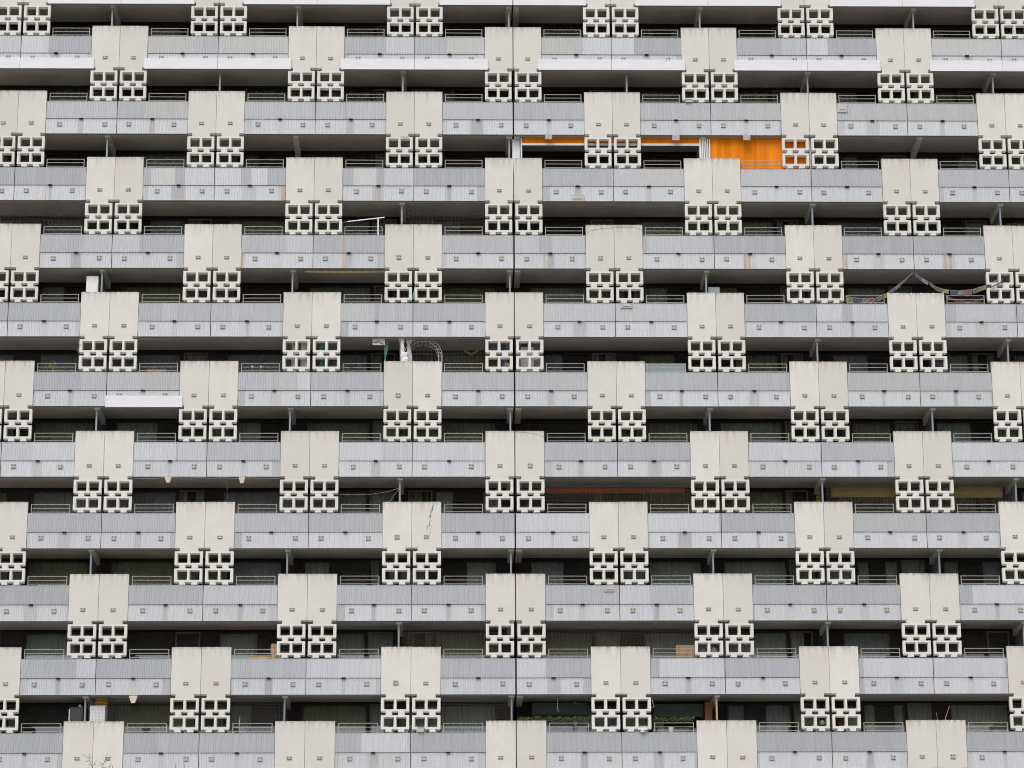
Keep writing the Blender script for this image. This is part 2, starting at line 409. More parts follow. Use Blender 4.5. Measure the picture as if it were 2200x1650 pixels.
for r, L in UP.items():
    yy = CAM.y
    zt = rz(r) - .8
    # row height in the frame at this row: walk pixel y by bisection once
    lo, hi = -200., 1900.
    for _ in range(40):
        mid = (lo+hi)/2
        if at(1100, mid).z > zt: lo = mid
        else: hi = mid
    ypx = (lo+hi)/2
    SEG[r] = ([(at(s[0], ypx).x, at(s[1], ypx).x, s[2], s[3] if len(s) > 3 else 0) for s in L],
              [(at(s[0], ypx).x, at(s[1], ypx).x, s[2], s[3]) for s in RUST.get(r, [])])
def upper_tone(r, X, dflt):
    if r in SEG:
        for a, b, v, *q in SEG[r][0]:
            if a <= X <= b: return v, q[0]
    return dflt, 0
def rust_at(r, X, lower):
    g = 0
    if r in SEG:
        for a, b, v, only_lower in SEG[r][1]:
            if a-.015 <= X <= b+.015 and (lower or not only_lower): g = max(g, v)
    return g

PITCH = .0625
def band_mesh(r, X0, X1, z0, z1, lower, seamX, rnd):
    """corrugated sheet between world X0 and X1, local to seam / row top"""
    n = max(2, round((X1-X0)/PITCH)); w = (X1-X0)/n
    prof = [(0., .0), (.34, .0), (.50, .011), (.84, .011)]
    yo = .026 if lower else .003
    nz = 5
    zl = [z0 + (z1-z0)*k/nz for k in range(nz+1)]
    mb = MB(); cols = []
    xs = []
    for i in range(n):
        for a, d in prof: xs.append((X0 + (i+a)*w, d))
    xs.append((X1, 0))
    slot = 1.385; dflt = rnd.random()*.3
    sgn = 1 if (X0+X1)/2 > seamX else -1
    sw = rnd.choice([.05, .07, .09, .12, .18, .24]); si = rnd.choice([.1, .25, .4, .55, .8]); br = rnd.choice([0, .2, .5]); sw_off = rnd.uniform(-.03, .03)
    edge = rnd.choice([0, 0, .1, .2, .3]); edgei = rnd.uniform(.3, .8)
    film = rnd.choice([0, 0, .15, .35])
    lowb = rnd.uniform(.72, .95)
    for x, d in xs:
        u, wm = upper_tone(r, x, dflt)
        rs = rust_at(r, x, lower)
        du = abs(abs(x-seamX)-slot-sw_off)
        far = 2.78-abs(x-seamX)
        groove_shade = .06 if d > .005 else 0  # shade painted into the grooves to deepen the ribbing
        for k, z in enumerate(zl):
            zz = k/nz
            if not lower:
                R = .06 + u*.86; B = 0; A = wm
                if zz > .85: B = .12
            else:
                R = lowb; B = 0; A = film*.5
                if du < sw: R -= si*(.75 if zz < .9 else .5); B = si*.4; A += br
                elif du < sw+.05: R -= si*.35
                if far < edge: R -= edgei*.8
                if zz > .93: R = min(1, R+.1)
                if zz < .15: B += .22; R -= .12  # top edge of the lower sheet set darker
            cols.append((max(-.3, R-groove_shade), rs, max(0, B), min(1, A)))
            mb.v.append((x-seamX, yo+d, z))
    m = nz+1
    for i in range(len(xs)-1):
        for k in range(nz):
            a = i*m+k; mb.f.append((a, a+m, a+m+1, a+1)); mb.m.append(0)
    return mb.mesh('lower_cladding' if lower else 'upper_cladding', M['clad'], False, cols)

# ------------------------------------------------------------------ the two blocks
WIN_EVEN = [(-22.2,-20.0,'w'),(-19.6,-18.7,'d'),(-18.55,-16.2,'w'),(-15.4,-12.0,'w'),(-11.9,-10.95,'d'),(-10.85,-8.85,'w'),(-8.05,-5.55,'w'),(-5.45,-4.5,'d'),(-4.4,-.65,'w'),
            (.6,4.0,'w'),(4.1,5.05,'d'),(5.15,7.2,'w'),(8.0,10.45,'w'),(10.55,11.5,'d'),(11.6,13.1,'w'),(13.15,14.75,'w'),(14.85,15.75,'d'),(16.45,18.7,'w'),(18.8,19.7,'d'),(19.8,22.0,'w')]
WIN_ODD = [(-22.2,-19.4,'w'),(-18.5,-12.93,'w'),(-12.83,-11.9,'d'),(-11.2,-5.64,'w'),(-5.55,-4.6,'d'),(-4.06,-3.13,'d'),(-3.04,-.5,'w'),
           (.45,3.0,'w'),(3.1,4.0,'d'),(4.9,10.4,'w'),(10.5,11.35,'d'),(12.5,17.9,'w'),(18.0,18.85,'d'),(19.6,22.0,'w')]
DIV_EVEN = [-15.89, -8.545, 7.46, 16.0]
DIV_ODD = [-4.345, 11.68, 19.05]
EXT = 22.3
BLD = {}
for side in (-1, 1):
    lab = ('pale concrete apartment block with lattice screens, left of the dark vertical joint'
           if side < 0 else
           'pale concrete apartment block right of the dark joint, the one with orange awnings')
    BLD[side] = thing('apartment_building', lab, 'building', (side*11., 0., 0.), 'blocks of the long apartment facade')

def lean(p): return p[1] - (.905 - p[2])*.16      # the window fronts lean back towards their heads
def bput(side, name, me, x, y, z, rot=None):
    return put(name, me, BLD[side], (x-side*11., y, z), rot)
random.seed(11)
big_plate = {(3,-1,-1),(3,1,-1),(5,-1,-1),(6,0,1),(7,-1,-1),(9,-1,-1),(10,4,1),(0,4,9)}
PARAPETS = {}
for r in ROWS:
    Z = rz(r)
    cs = [c for c in range(-5, 6) if (c - r) % 2 == 0]
    for c in cs:
        for s in (-1, 1):
            side = -1 if (c < 0 or (c == 0 and s < 0)) else 1
            X = gx(c, side)
            o = bput(side, 'concrete_screen', SCR[s], X, random.uniform(-.004, .004), Z + random.uniform(-.004, .004))
            pm = PL_B if (r, c, s) in big_plate else PL_S
            if random.random() < .7: put('bird_spikes', SPK[s], o)
            put('anchor_plate', pm, o, (s*.557 + random.uniform(-.012, .012), 0, -1.340 + random.uniform(-.008, .008)))
    # railings beside every pair
    for c in range(-6, 7):
        if (c - r) % 2: continue
        for s in (-1, 1):
            X = c*P + (1.205 if s > 0 else -2.672)
            if abs(X) > 20.6: continue
            side = -1 if X < 0 else 1
            o = bput(side, 'railing', RAIL, X + (JX if side > 0 else 0), .085, Z - .066 + random.uniform(-.006, .006))
            o.rotation_euler.y = random.uniform(-.003, .003)
    # parapets: seam at the other columns
    for c in range(-5, 6):
        if (c - r) % 2 == 0: continue
        for s in (-1, 1):
            side = -1 if (c < 0 or (c == 0 and s < 0)) else 1
            X = gx(c, side)
            x0, x1 = (.009, 2.766) if s > 0 else (-2.766, -.009)
            if c == 0: x0, x1 = (.018, 2.766) if s > 0 else (-2.766, -.012)
            rnd = random.Random(r*100 + c*2 + s)
            mb = MB(); mb.box(x0, x1, .052, .176, -1.777, -.452)
            o = bput(side, 'balcony_parapet', mb.mesh('balcony_parapet', M['core']), X, 0, Z)
            PARAPETS[r, c, s] = o
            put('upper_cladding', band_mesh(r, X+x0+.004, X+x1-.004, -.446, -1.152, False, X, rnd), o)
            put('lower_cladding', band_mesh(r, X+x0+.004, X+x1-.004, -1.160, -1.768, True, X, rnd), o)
            mb = MB(); mb.box(x0, x1, .001, .19, -.4450, -.436); put('coping', mb.mesh('coping', M['coping']), o)
            put('drain_slot_dark', DRAIN_SLOT, o, (s*1.385 + rnd.uniform(-.01, .01), 0, -1.164))
            covered = r in (0, -1) or (r, c, s) == (5, -4, 1)
            for q in (.48, 2.235):
                zz = -1.372 if not covered else -1.345
                put('anchor_plate', PL_B, o, (s*q + rnd.uniform(-.015, .015), .03, zz + rnd.uniform(-.012, .012)))
            if covered:
                mb = MB(); a, b = (.006, 2.895) if s > 0 else (-2.895, -.006)
                if c == 0 and s < 0: b = -.004
                if (r, c, s) == (5, -4, 1): a = -.03
                mb.box(a, b, -.052, -.032, -1.830, -1.382)
                q = put('fascia_board', mb.mesh('fascia_board', M['board']), o)
                if r == 0:
                    mb = MB()
                    for xx in (.48, 2.235):
                        for e in (-.055, .055): mb.box(s*xx+e-.012, s*xx+e+.012, -.060, -.0525, -1.425, -1.403)
                    put('bolts', mb.mesh('bolts', M['bolt']), q)
    # slab, dark recess block, back wall, windows
    for side in (-1, 1):
        xa, xb = (-EXT, -.022) if side < 0 else (.046, EXT)
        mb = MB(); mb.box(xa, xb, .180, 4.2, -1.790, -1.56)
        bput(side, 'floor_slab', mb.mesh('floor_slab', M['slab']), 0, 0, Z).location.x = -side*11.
        mb = MB(); mb.box(xa, xb, 1.870, 2.065, -1.845, -1.792)  # near-black block painted in for the dark recess above the windows
        o = bput(side, 'head_recess_dark', mb.mesh('head_recess_dark', M['black']), 0, 0, Z)
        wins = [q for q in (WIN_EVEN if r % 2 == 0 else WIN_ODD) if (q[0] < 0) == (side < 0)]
        # level r: floor at -1.56, underside of recess block at +.905
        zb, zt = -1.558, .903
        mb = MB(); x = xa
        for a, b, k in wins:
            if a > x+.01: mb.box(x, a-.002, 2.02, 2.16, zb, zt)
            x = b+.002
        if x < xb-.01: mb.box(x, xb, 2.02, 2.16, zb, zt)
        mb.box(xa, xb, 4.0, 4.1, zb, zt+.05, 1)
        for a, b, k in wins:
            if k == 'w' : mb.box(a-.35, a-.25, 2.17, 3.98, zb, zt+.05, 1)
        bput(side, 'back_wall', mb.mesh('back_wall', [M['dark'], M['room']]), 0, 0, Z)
        for a, b, k in wins:
            wd = b-a; f = .055
            mb = MB()
            mull = []
            if k == 'w':
                nm = max(1, round(wd/2.75)); mull = [a + wd*i/nm for i in range(1, nm)]
                fy0, fy1, fm = 2.045, 2.105, M['frame']
            else:
                fy0, fy1, fm = 2.035, 2.105, M['doorframe']
            for xx0, xx1 in [(a, a+f), (b-f, b)] + [(q-.03, q+.03) for q in mull]: mb.box(xx0, xx1, fy0, fy1, zb, zt-.001)
            cuts = [a+f] + [v for q in mull for v in (q-.03, q+.03)] + [b-f]
            for i in range(0, len(cuts), 2):
                mb.box(cuts[i]+.001, cuts[i+1]-.001, fy0+.003, fy1-.003, zt-.06, zt-.002)
                mb.box(cuts[i]+.001, cuts[i+1]-.001, fy0+.003, fy1-.003, zb, zb+.08)
            mb.v = [(p[0]-(a+b)/2, lean(p), p[2]) for p in mb.v]
            o = bput(side, 'window' if k == 'w' else 'balcony_door', mb.mesh('window' if k == 'w' else 'balcony_door', fm), (a+b)/2, 0, Z)
            for i in range(0, len(cuts), 2):
                mb = MB(); e = 0
                mb.quad((cuts[i], 2.075, zb+.08), (cuts[i+1], 2.075, zb+.08), (cuts[i+1], 2.075+e, zt-.06), (cuts[i], 2.075+e, zt-.06))
                mb.v = [(p[0]-(a+b)/2, lean(p), p[2]) for p in mb.v]
                put('pane', mb.mesh('pane', M['glass']), o)
            # curtains
            if random.random() < .93:
                mb = MB(); cm = random.choice(['curtain_a', 'curtain_a', 'curtain_b', 'curtain_c'])
                sty = random.random(); spans = []
                if sty < .55: spans = [(a+.05, b-.05)]
                elif sty < .8: spans = [(a+.05, a+.05+wd*random.uniform(.2, .6))]
                else: spans = [(a+.05, a+.05+wd*.25), (b-.05-wd*random.uniform(.2, .4), b-.05)]
                for p0, p1 in spans:
                    k2 = max(4, int((p1-p0)/.04)); ph = random.random()*6; pts = []
                    for i in range(k2+1):
                        xx = p0+(p1-p0)*i/k2; pts.append((xx, 2.18+.030*math.sin(xx*38+ph)+.02*math.sin(xx*17+ph*2)))
                    for i in range(k2):
                        (x_0, y_0), (x_1, y_1) = pts[i], pts[i+1]
                        mb.quad((x_0, y_0, zb+.03), (x_1, y_1, zb+.03), (x_1, y_1, zt-.04), (x_0, y_0, zt-.04))
                mb.v = [(p[0]-(a+b)/2, lean(p), p[2]) for p in mb.v]
                put('curtain', mb.mesh('curtain', M[cm]), o)
        # cross beams with divider post and panel
        for X in (DIV_EVEN if r % 2 == 0 else DIV_ODD) + ([-.15] if r % 2 == 0 and side < 0 else []) + ([.155] if r % 2 == 0 and side > 0 else []) + ([-.165] if r % 2 and side < 0 else []) + ([.175] if r % 2 and side > 0 else []):
            if (X < 0) != (side < 0): continue
            joint = abs(X) < 1
            cx = X if joint else X+.02
            hw = .112 if joint else .105
            # ceiling of level r is at z = +.960 ; beam tapers: shallow at the front, deep at the wall
            zc = .958
            dz = .20 if joint else .275; pr = [(.19, zc-.06), (.55, zc-.09), (1.86, zc-dz), (1.86, zc)]
            mb = MB(); A = [(cx-hw, y, z) for y, z in pr] + [(cx-hw, .19, zc)]; B = [(cx+hw, y, z) for y, z in pr] + [(cx+hw, .19, zc)]
            mb.face(A); mb.face(B[::-1])
            for i in range(5): mb.quad(A[i], B[i], B[(i+1) % 5], A[(i+1) % 5])
            if (r, round(X)) in ((4, 16), (10, 16)): continue
            mb.v = [(p[0]-cx, p[1], p[2]) for p in mb.v]
            o = bput(side, 'cross_beam', mb.mesh('cross_beam', M['beam']), cx, 0, Z)
            if joint and (r % 2 or side > 0): continue
            if (r, round(X)) in ((2, -9), (2, 7), (2, 16), (4, 16), (10, 16)): continue
            dx = X-cx
            mb = MB(); mb.box(dx-.032, dx+.032, .30, .40, -1.555, zc-.06)
            put('divider_post', mb.mesh('divider_post', M['post']), o)
            mb = MB(); mb.face([(dx-.012, .402, -1.5), (dx-.012, 1.85, -1.5), (dx-.012, 1.85, zc-.33), (dx-.012, .62, zc-.16), (dx-.012, .402, zc-.12)])
            mb.face([(dx+.012, .402, zc-.12), (dx+.012, .62, zc-.16), (dx+.012, 1.85, zc-.33), (dx+.012, 1.85, -1.5), (dx+.012, .402, -1.5)])
            put('divider_panel', mb.mesh('divider_panel', M['divider']), o)
for X, side in ((-11.553, -1), (4.505, 1)):       # two more divider posts on level 1
    mb = MB(); mb.box(-.032, .032, .30, .40, -1.555, .90); o = bput(side, 'divider_post', mb.mesh('divider_post', M['post']), X, 0, rz(1))
    mb = MB(); mb.box(-.012, .012, .402, 1.85, -1.5, .80); put('divider_panel', mb.mesh('divider_panel', M['divider']), o)
# top slab above the highest row, plinth below the lowest, party walls at the joint, end walls
for side in (-1, 1):
    xa, xb = (-EXT, -.022) if side < 0 else (.046, EXT)
    mb = MB(); mb.box(xa, xb, .02, 12., rz(-2)-1.79, rz(-2)-1.55); mb.box(xa, xb, .02, .2, rz(-2)-1.549, rz(-2)-.45)
    mb.v = [(x-side*11., y, z) for x, y, z in mb.v]; put('roof_slab', mb.mesh('roof_slab', M['slab']), BLD[side])
    mb = MB(); mb.box(xa, xb, .5, 12., 0, rz(11)-1.792)
    mb.v = [(x-side*11., y, z) for x, y, z in mb.v]; put('plinth', mb.mesh('plinth', M['core']), BLD[side])
    mb = MB(); x = -.026 if side < 0 else .050
    mb.box(min(x, x+side*.10), max(x, x+side*.10), 1.9 , 12., rz(11)-1.5, rz(-2)-1.8)
    x = side*EXT
    mb.box(min(x, x+side*.2), max(x, x+side*.2), .05, 12., 0, rz(-2)-.45)
    mb.box(xa, xb, 4.25, 4.4, 0, rz(-2)-1.8)
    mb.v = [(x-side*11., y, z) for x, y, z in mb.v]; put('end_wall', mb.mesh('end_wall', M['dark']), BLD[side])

# ------------------------------------------------------------------ ground
mb = MB(); mb.quad((-600, -600, 0), (600, -600, 0), (600, 600, 0), (-600, 600, 0))
g = put('ground', mb.mesh('ground', M['stone'])); g['kind'] = 'structure'
#@THINGS
# ------------------------------------------------------------------ orange awnings under row 1
def rowpar(r): return rz(r) - .445                        # top of the parapet of row r
def soff(r): return rz(r) + .955                          # soffit above the balcony of row r
G_AWN = 'orange awnings under the parapets'
p0, p1 = at(1122, 296, .30), at(1503, 312, .30)
t = thing('orange_awning', 'bright orange awning rolled half down over a long white bottom bar', 'awning', (p0.x, .30, soff(2)), G_AWN)
mb = MB(); zb_ = at(1300, 308.5, .30).z; n = 40
for i in range(n):
    x0, x1 = p0.x+(p1.x-p0.x)*i/n, p0.x+(p1.x-p0.x)*(i+1)/n
    y0, y1 = [.30+.006*math.sin(q*9)+.004*math.sin(q*23) for q in (x0, x1)]
    mb.quad((x0, y0, zb_), (x1, y1, zb_), (x1, y1+.02, soff(2)), (x0, y0+.02, soff(2)))
    mb.quad((x1, y1+.004, zb_), (x0, y0+.004, zb_), (x0, y0+.024, soff(2)), (x1, y1+.024, soff(2)))
part('fabric', mb, M['orange'], t)
mb = MB(); mb.box(p0.x-.02, p1.x+.01, .265, .325, at(1300, 313, .3).z, zb_); part('bottom_bar', mb, M['white'], t)
for xx in (1120, 1504):
    X = at(xx, 320, .3).x; mb = MB(); mb.box(X-.028, X+.028, .27, .33, rowpar(2)-.6, soff(2)-.02); part('guide_rail', mb, M['white'], t)
p0, p1 = at(1525, 296, .30), at(1736, 350, .30)
t = thing('orange_awning', 'bright orange awning let right down behind a railing and lattice screen', 'awning', (p0.x, .30, soff(2)), G_AWN)
mb = MB(); n = 60; zb_ = rowpar(2)-.5
for i in range(n):
    x0, x1 = p0.x+(p1.x-p0.x)*i/n, p0.x+(p1.x-p0.x)*(i+1)/n
    y0, y1 = [.31+.020*math.sin(q*7.)+.012*math.sin(q*17+1) + (.03 if (q*1.0) % 1.19 < .06 else 0) for q in (x0, x1)]
    mb.quad((x0, y0, zb_), (x1, y1, zb_), (x1, y1, soff(2)), (x0, y0, soff(2)))
    mb.quad((x1, y1+.004, zb_), (x0, y0+.004, zb_), (x0, y0+.004, soff(2)), (x1, y1+.004, soff(2)))
part('fabric', mb, M['orange'], t)
mb = MB(); mb.box(p0.x, p1.x, .28, .34, zb_-.03, zb_); part('bottom_bar', mb, M['white'], t)
X = at(1740, 320, .3).x; mb = MB(); mb.box(X-.03, X+.03, .27, .33, rowpar(2)-.6, soff(2)-.02); part('guide_rail', mb, M['white'], t)
# folded white slats between the two awnings
t = thing('folding_screen', 'white slatted folding screen standing between the two orange awnings', 'screen', (at(1514, 320, .3).x, .3, rowpar(2)-1.1))
for k, xx in enumerate((1505.5, 1509, 1512.5, 1516.5, 1520.5, 1524.3)):
    X = at(xx, 320, .3).x; mb = MB(); mb.box(X-.021, X+.021, .24, .36, rowpar(2)-.9, soff(2)-.03); part('slat', mb, M['white'], t)
a, b = at(1100.5, 300, .42), at(1117, 341, .42)
mb = MB(); mb.box(a.x, b.x, .40, .44, rowpar(2)-.9, at(1108, 299, .42).z)
for k in range(3): mb.box(a.x+.03, b.x-.03, .392, .3995, rowpar(2)-.5+k*.5, rowpar(2)-.47+k*.5)
single('privacy_board', 'pale blue-white privacy board at the dark joint beside the orange awning', 'board', mb, M['board'], (a.x, .42, rowpar(2)-1))

# rainwater hoppers under the drain slots
def hopper(name, label, x, y0, y1, wt, wb, mt, group):
    a, b = at(x, y0, -.02), at(x, y1, -.02); s = 1/at_scale(a)
    w0, w1 = wt/2*s, wb/2*s
    mb = MB(); z1, z0 = a.z, b.z
    A = [(a.x-w0, -.09, z1), (a.x+w0, -.09, z1), (a.x+w0, .045, z1), (a.x-w0, .045, z1)]
    B = [(a.x-w1, -.06, z0), (a.x+w1, -.06, z0), (a.x+w1, .03, z0), (a.x-w1, .03, z0)]
    mb.face([B[0], B[3], B[2], B[1]])
    for i in range(4): mb.quad(B[i], B[(i+1) % 4], A[(i+1) % 4], A[i])
    t_ = .012      # open top with an inner wall
    Ai = [(a.x-w0+t_, -.09+t_, z1), (a.x+w0-t_, -.09+t_, z1), (a.x+w0-t_, .045-t_, z1), (a.x-w0+t_, .045-t_, z1)]
    Ci = [(q[0], q[1], z1-.05) for q in Ai]
    for i in range(4):
        mb.quad(A[i], A[(i+1) % 4], Ai[(i+1) % 4], Ai[i]); mb.quad(Ai[i], Ai[(i+1) % 4], Ci[(i+1) % 4], Ci[i])
    mb.face(Ci)
    mb.box(a.x-.02, a.x+.02, .0455, .056, z1-.06, z1+.12)
    return single(name, label, 'rain hopper', mb, mt, (a.x, -.02, z1), group)
def at_scale(p): return FPX/((p-CAM).dot(FV))
GH = 'hoppers hanging under the balcony drains'
hopper('rain_hopper', 'grey box hopper hanging over the long half-lowered orange awning near the joint', 1178.5, 289.5, 299.5, 15.5, 14.5, M['hopper'], GH)
hopper('rain_hopper', 'grey box hopper at the right end of the half-lowered orange awning', 1452, 290.5, 301.5, 15.5, 15, M['hopper'], GH)
hopper('rain_hopper', 'grey box hopper in front of the fully lowered orange awning', 1604, 290.5, 301, 16, 15, M['hopper'], GH)
hopper('rain_hopper', 'cream tapered hopper, the left one of the pair under one balcony', 361.5, 1025.5, 1037, 14.5, 7.5, M['cream'], GH)
hopper('rain_hopper', 'cream tapered hopper, the right one of the pair under one balcony', 520, 1025.5, 1038, 14, 7, M['cream'], GH)
hopper('rain_hopper', 'largest cream tapered hopper, hanging right of the yellow crate', 286.5, 1495, 1510.5, 19, 8, M['cream'], GH)

# small plates and hatches fixed to the corrugated parapets
def patch(label, x0, y0, x1, y1, mt='hopper', d=-.012, cat='cover plate', y=None):
    a, b = at(x0, y0, d), at(x1, y1, d)
    mb = MB(); mb.box(a.x, b.x, d-.02, .0, b.z, a.z)
    mb.box(a.x+(b.x-a.x)*.2, b.x-(b.x-a.x)*.2, d-.045, d-.0205, b.z+(a.z-b.z)*.38, b.z+(a.z-b.z)*.50, 1)
    for q in (.2, .74): mb.box(a.x+(b.x-a.x)*q, a.x+(b.x-a.x)*(q+.06), d-.06, d-.0455, b.z+(a.z-b.z)*.30, b.z+(a.z-b.z)*.58, 1)
    return single('cover_plate', label, cat, mb, [M[mt], M['coping']], (a.x, 0, b.z), 'cover plates fixed to the parapets')
patch('grey cover plate with a handle on the bottom edge of a parapet', 1229, 418.5, 1254.5, 432.5)
patch('grey cover plate with a handle hanging under two screens, upper middle right', 1333.5, 652, 1359, 662)
patch('weathered grey cover plate with a handle under a screen, lower middle right', 1297.5, 1258, 1320, 1271)
patch('flat grey cover plate in the top left corner of a parapet', 1798.5, 223, 1820.5, 241.5, 'clad_plain')
def smallbox(name, label, cat, x0, y0, x1, y1, d, th, mt, lid=None):
    a, b = at(x0, y0, d), at(x1, y1, d)
    mb = MB(); h = a.z-b.z
    mb.box(a.x, b.x, d, d+th, b.z, a.z-h*.14); mb.box(a.x-.012, b.x+.012, d-.012, d+th+.012, a.z-h*.13, a.z, 0)
    return single(name, label, cat, mb, M[mt], (a.x, d, b.z))
smallbox('flower_box', 'small grey flower box hooked under a screen foot near the top', 'planter', 1472.5, 212, 1487, 219, -.06, .12, 'hopper')
smallbox('flower_box', 'small grey flower box at a screen foot near the bottom edge', 'planter', 896.5, 1562, 911, 1572, -.08, .15, 'hopper')
smallbox('flower_box', 'white flower box hooked over a screen beside the ivy', 'planter', 1371, 1561, 1391, 1567.5, -.11, .17, 'white')
a = at(1381, 1568, -.06)
mb = MB(); mb.lathe([(.085, a.z-.09), (.11, a.z)], a.x, -.02, 12); single('flower_pot', 'small white flower pot hanging below the white flower box', 'flower pot', mb, M['white'], (a.x, -.06, a.z))

# grey mortar repair above one opening of a screen, top centre left: part of that block
a = at(870, 294.5, 0)
mb = MB(); n = 16
mb.face([(a.x+.19*math.cos(2*math.pi*k/n)*(1+.12*math.sin(k*2.3)), -.004, a.z+.058*math.sin(2*math.pi*k/n)*(1+.2*math.sin(k*1.7))) for k in range(n)][::-1])
part('mortar_repair', mb, M['hopper'], BLD[-1])

# ------------------------------------------------------------------ balcony of row 4, left: white cabinet
def cabinet(name, label, x0, y0, x1, d, depth, mt, r, doors=True, seam=None):
    a = at(x0, y0, d); b = at(x1, y0, d); zb_ = rz(r)-1.55
    t = thing(name, label, 'cabinet', ((a.x+b.x)/2, d, zb_))
    mb = MB(); mb.box(a.x, b.x, d, d+depth, zb_+.03, a.z); mb.box(a.x+.03, b.x-.03, d+.03, d+depth-.03, zb_, zb_+.0295); part('body', mb, mt, t)
    if doors:
        zs = seam or (zb_+(a.z-zb_)*.62); 
        for z0, z1 in ((zb_+.06, zs-.006), (zs+.006, a.z-.02)):
            mb = MB(); mb.box(a.x+.006, b.x-.006, d-.028, d-.002, z0, z1); mb.box(b.x-.05, b.x-.03, d-.05, d-.0285, (z0+z1)/2-.12, (z0+z1)/2+.12); part('door', mb, mt, t)
    return t
cabinet('white_cabinet', 'plain white cabinet beside a divider post, upper left', 186, 593, 212, .34, .5, M['white'], 4)
a = at(1519.5, 616, .5); b = at(1546, 616, .5)
cabinet('white_cabinet', 'low pale cabinet just showing over a panel, right of the centre', 1521, 617, 1546, .55, .4, M['windscreen'], 4)

# white pole frame on the balcony of row 3
t = thing('pole_frame', 'white metal pole frame with a long slanting arm above a railing', 'pole frame', (at(812, 500, .12).x, .12, rowpar(3)))
A, B = at(747.5, 476, .12), at(826.5, 467, .12)
mb = MB(); mb.obox((A+B)/2, (B-A)/2, Vector((0, .02, 0)), Vector((0, 0, .019))); part('arm', mb, M['white'], t)
C_ = at(812.5, 470, .08); mb = MB(); mb.box(C_.x-.026, C_.x+.026, .05, .09, rowpar(3)-.3, C_.z); part('post', mb, M['white'], t)
C_ = at(736.5, 478, .12); mb = MB(); mb.tube([(C_.x, .12, rowpar(3)-.3), (C_.x, .12, C_.z), tuple(A)], .014, 6); part('post', mb, M['rail'], t)

# ------------------------------------------------------------------ awnings rolled up under soffits
def valance(name, label, x0, x1, d, ytop, ybot, mt, cat='awning', scallop=.0, sag=0., thick=.12, group=None, lip=None):
    a, b = at(x0, ytop, d), at(x1, ytop, d); zb0 = at((x0+x1)/2, ybot, d).z
    t = thing(name, label, cat, ((a.x+b.x)/2, d, a.z), group)
    n = 60; mb = MB()
    for i in range(n):
        u0, u1 = i/n, (i+1)/n
        def pt(u):
            x = a.x+(b.x-a.x)*u; z1 = a.z+(b.z-a.z)*u
            return x, z1, zb0+(b.z-a.z)*(u-.5) - sag*math.sin(math.pi*u) + scallop*abs(math.sin(x*6.5))
        X0, T0, B0 = pt(u0); X1, T1, B1 = pt(u1); m0, m1 = (T0*.45+B0*.55), (T1*.45+B1*.55)
        mb.quad((X0, d-.03, m0), (X1, d-.03, m1), (X1, d+thick*.4, T1), (X0, d+thick*.4, T0))
        mb.quad((X0, d, B0), (X1, d, B1), (X1, d-.03, m1), (X0, d-.03, m0))
        mb.quad((X1, d+.006, B1), (X0, d+.006, B0), (X0, d+thick, T0), (X1, d+thick, T1))
    part('fabric', mb, mt, t)
    mb = MB(); mb.tube([(a.x+.03, d+thick*.6, a.z-.02), (b.x-.03, d+thick*.6, b.z-.02)], .045, 8); part('roller', mb, M['frame'], t)
    return t
valance('striped_awning', 'yellow and white striped awning edge hanging in shallow swags', 655, 826, .16, 577.5, 585, M['stripe'], scallop=0, sag=.04)
valance('rust_awning', 'rust red awning with a scalloped lower edge, behind fine netting', 1172, 1471, .75, 1046, 1060, M['awn_rust'], scallop=.03)
valance('mustard_awning', 'mustard yellow rolled awning on the left of a lattice screen pair', 1786, 1925, .75, 1046, 1068, M['awn_yellow'], thick=.2, group='mustard awnings on one balcony')
valance('mustard_awning', 'mustard yellow rolled awning on the right of a lattice screen pair', 2010, 2153, .75, 1045.5, 1069, M['awn_yellow'], thick=.2, group='mustard awnings on one balcony')
for x0, x1, y0, y1, lb in ((1143, 1262, 1510, 1534, 'dark green rolled-down blind above the ivy, next to the joint'), (1405, 1511, 1512, 1540, 'dark green rolled-down blind beside the rust red board')):
    a, b = at(x0, y0, 1.2), at(x1, y1, 1.2)
    mb = MB()
    for k in range(12): z0 = b.z+(a.z-b.z)*k/12; mb.box(a.x, b.x, 1.2+.004*(k % 2), 1.215+.004*(k % 2), z0, b.z+(a.z-b.z)*(k+1)/12-.002)
    single('green_blind', lb, 'blind', mb, M['blind'], (a.x, 1.2, b.z), 'dark green blinds')

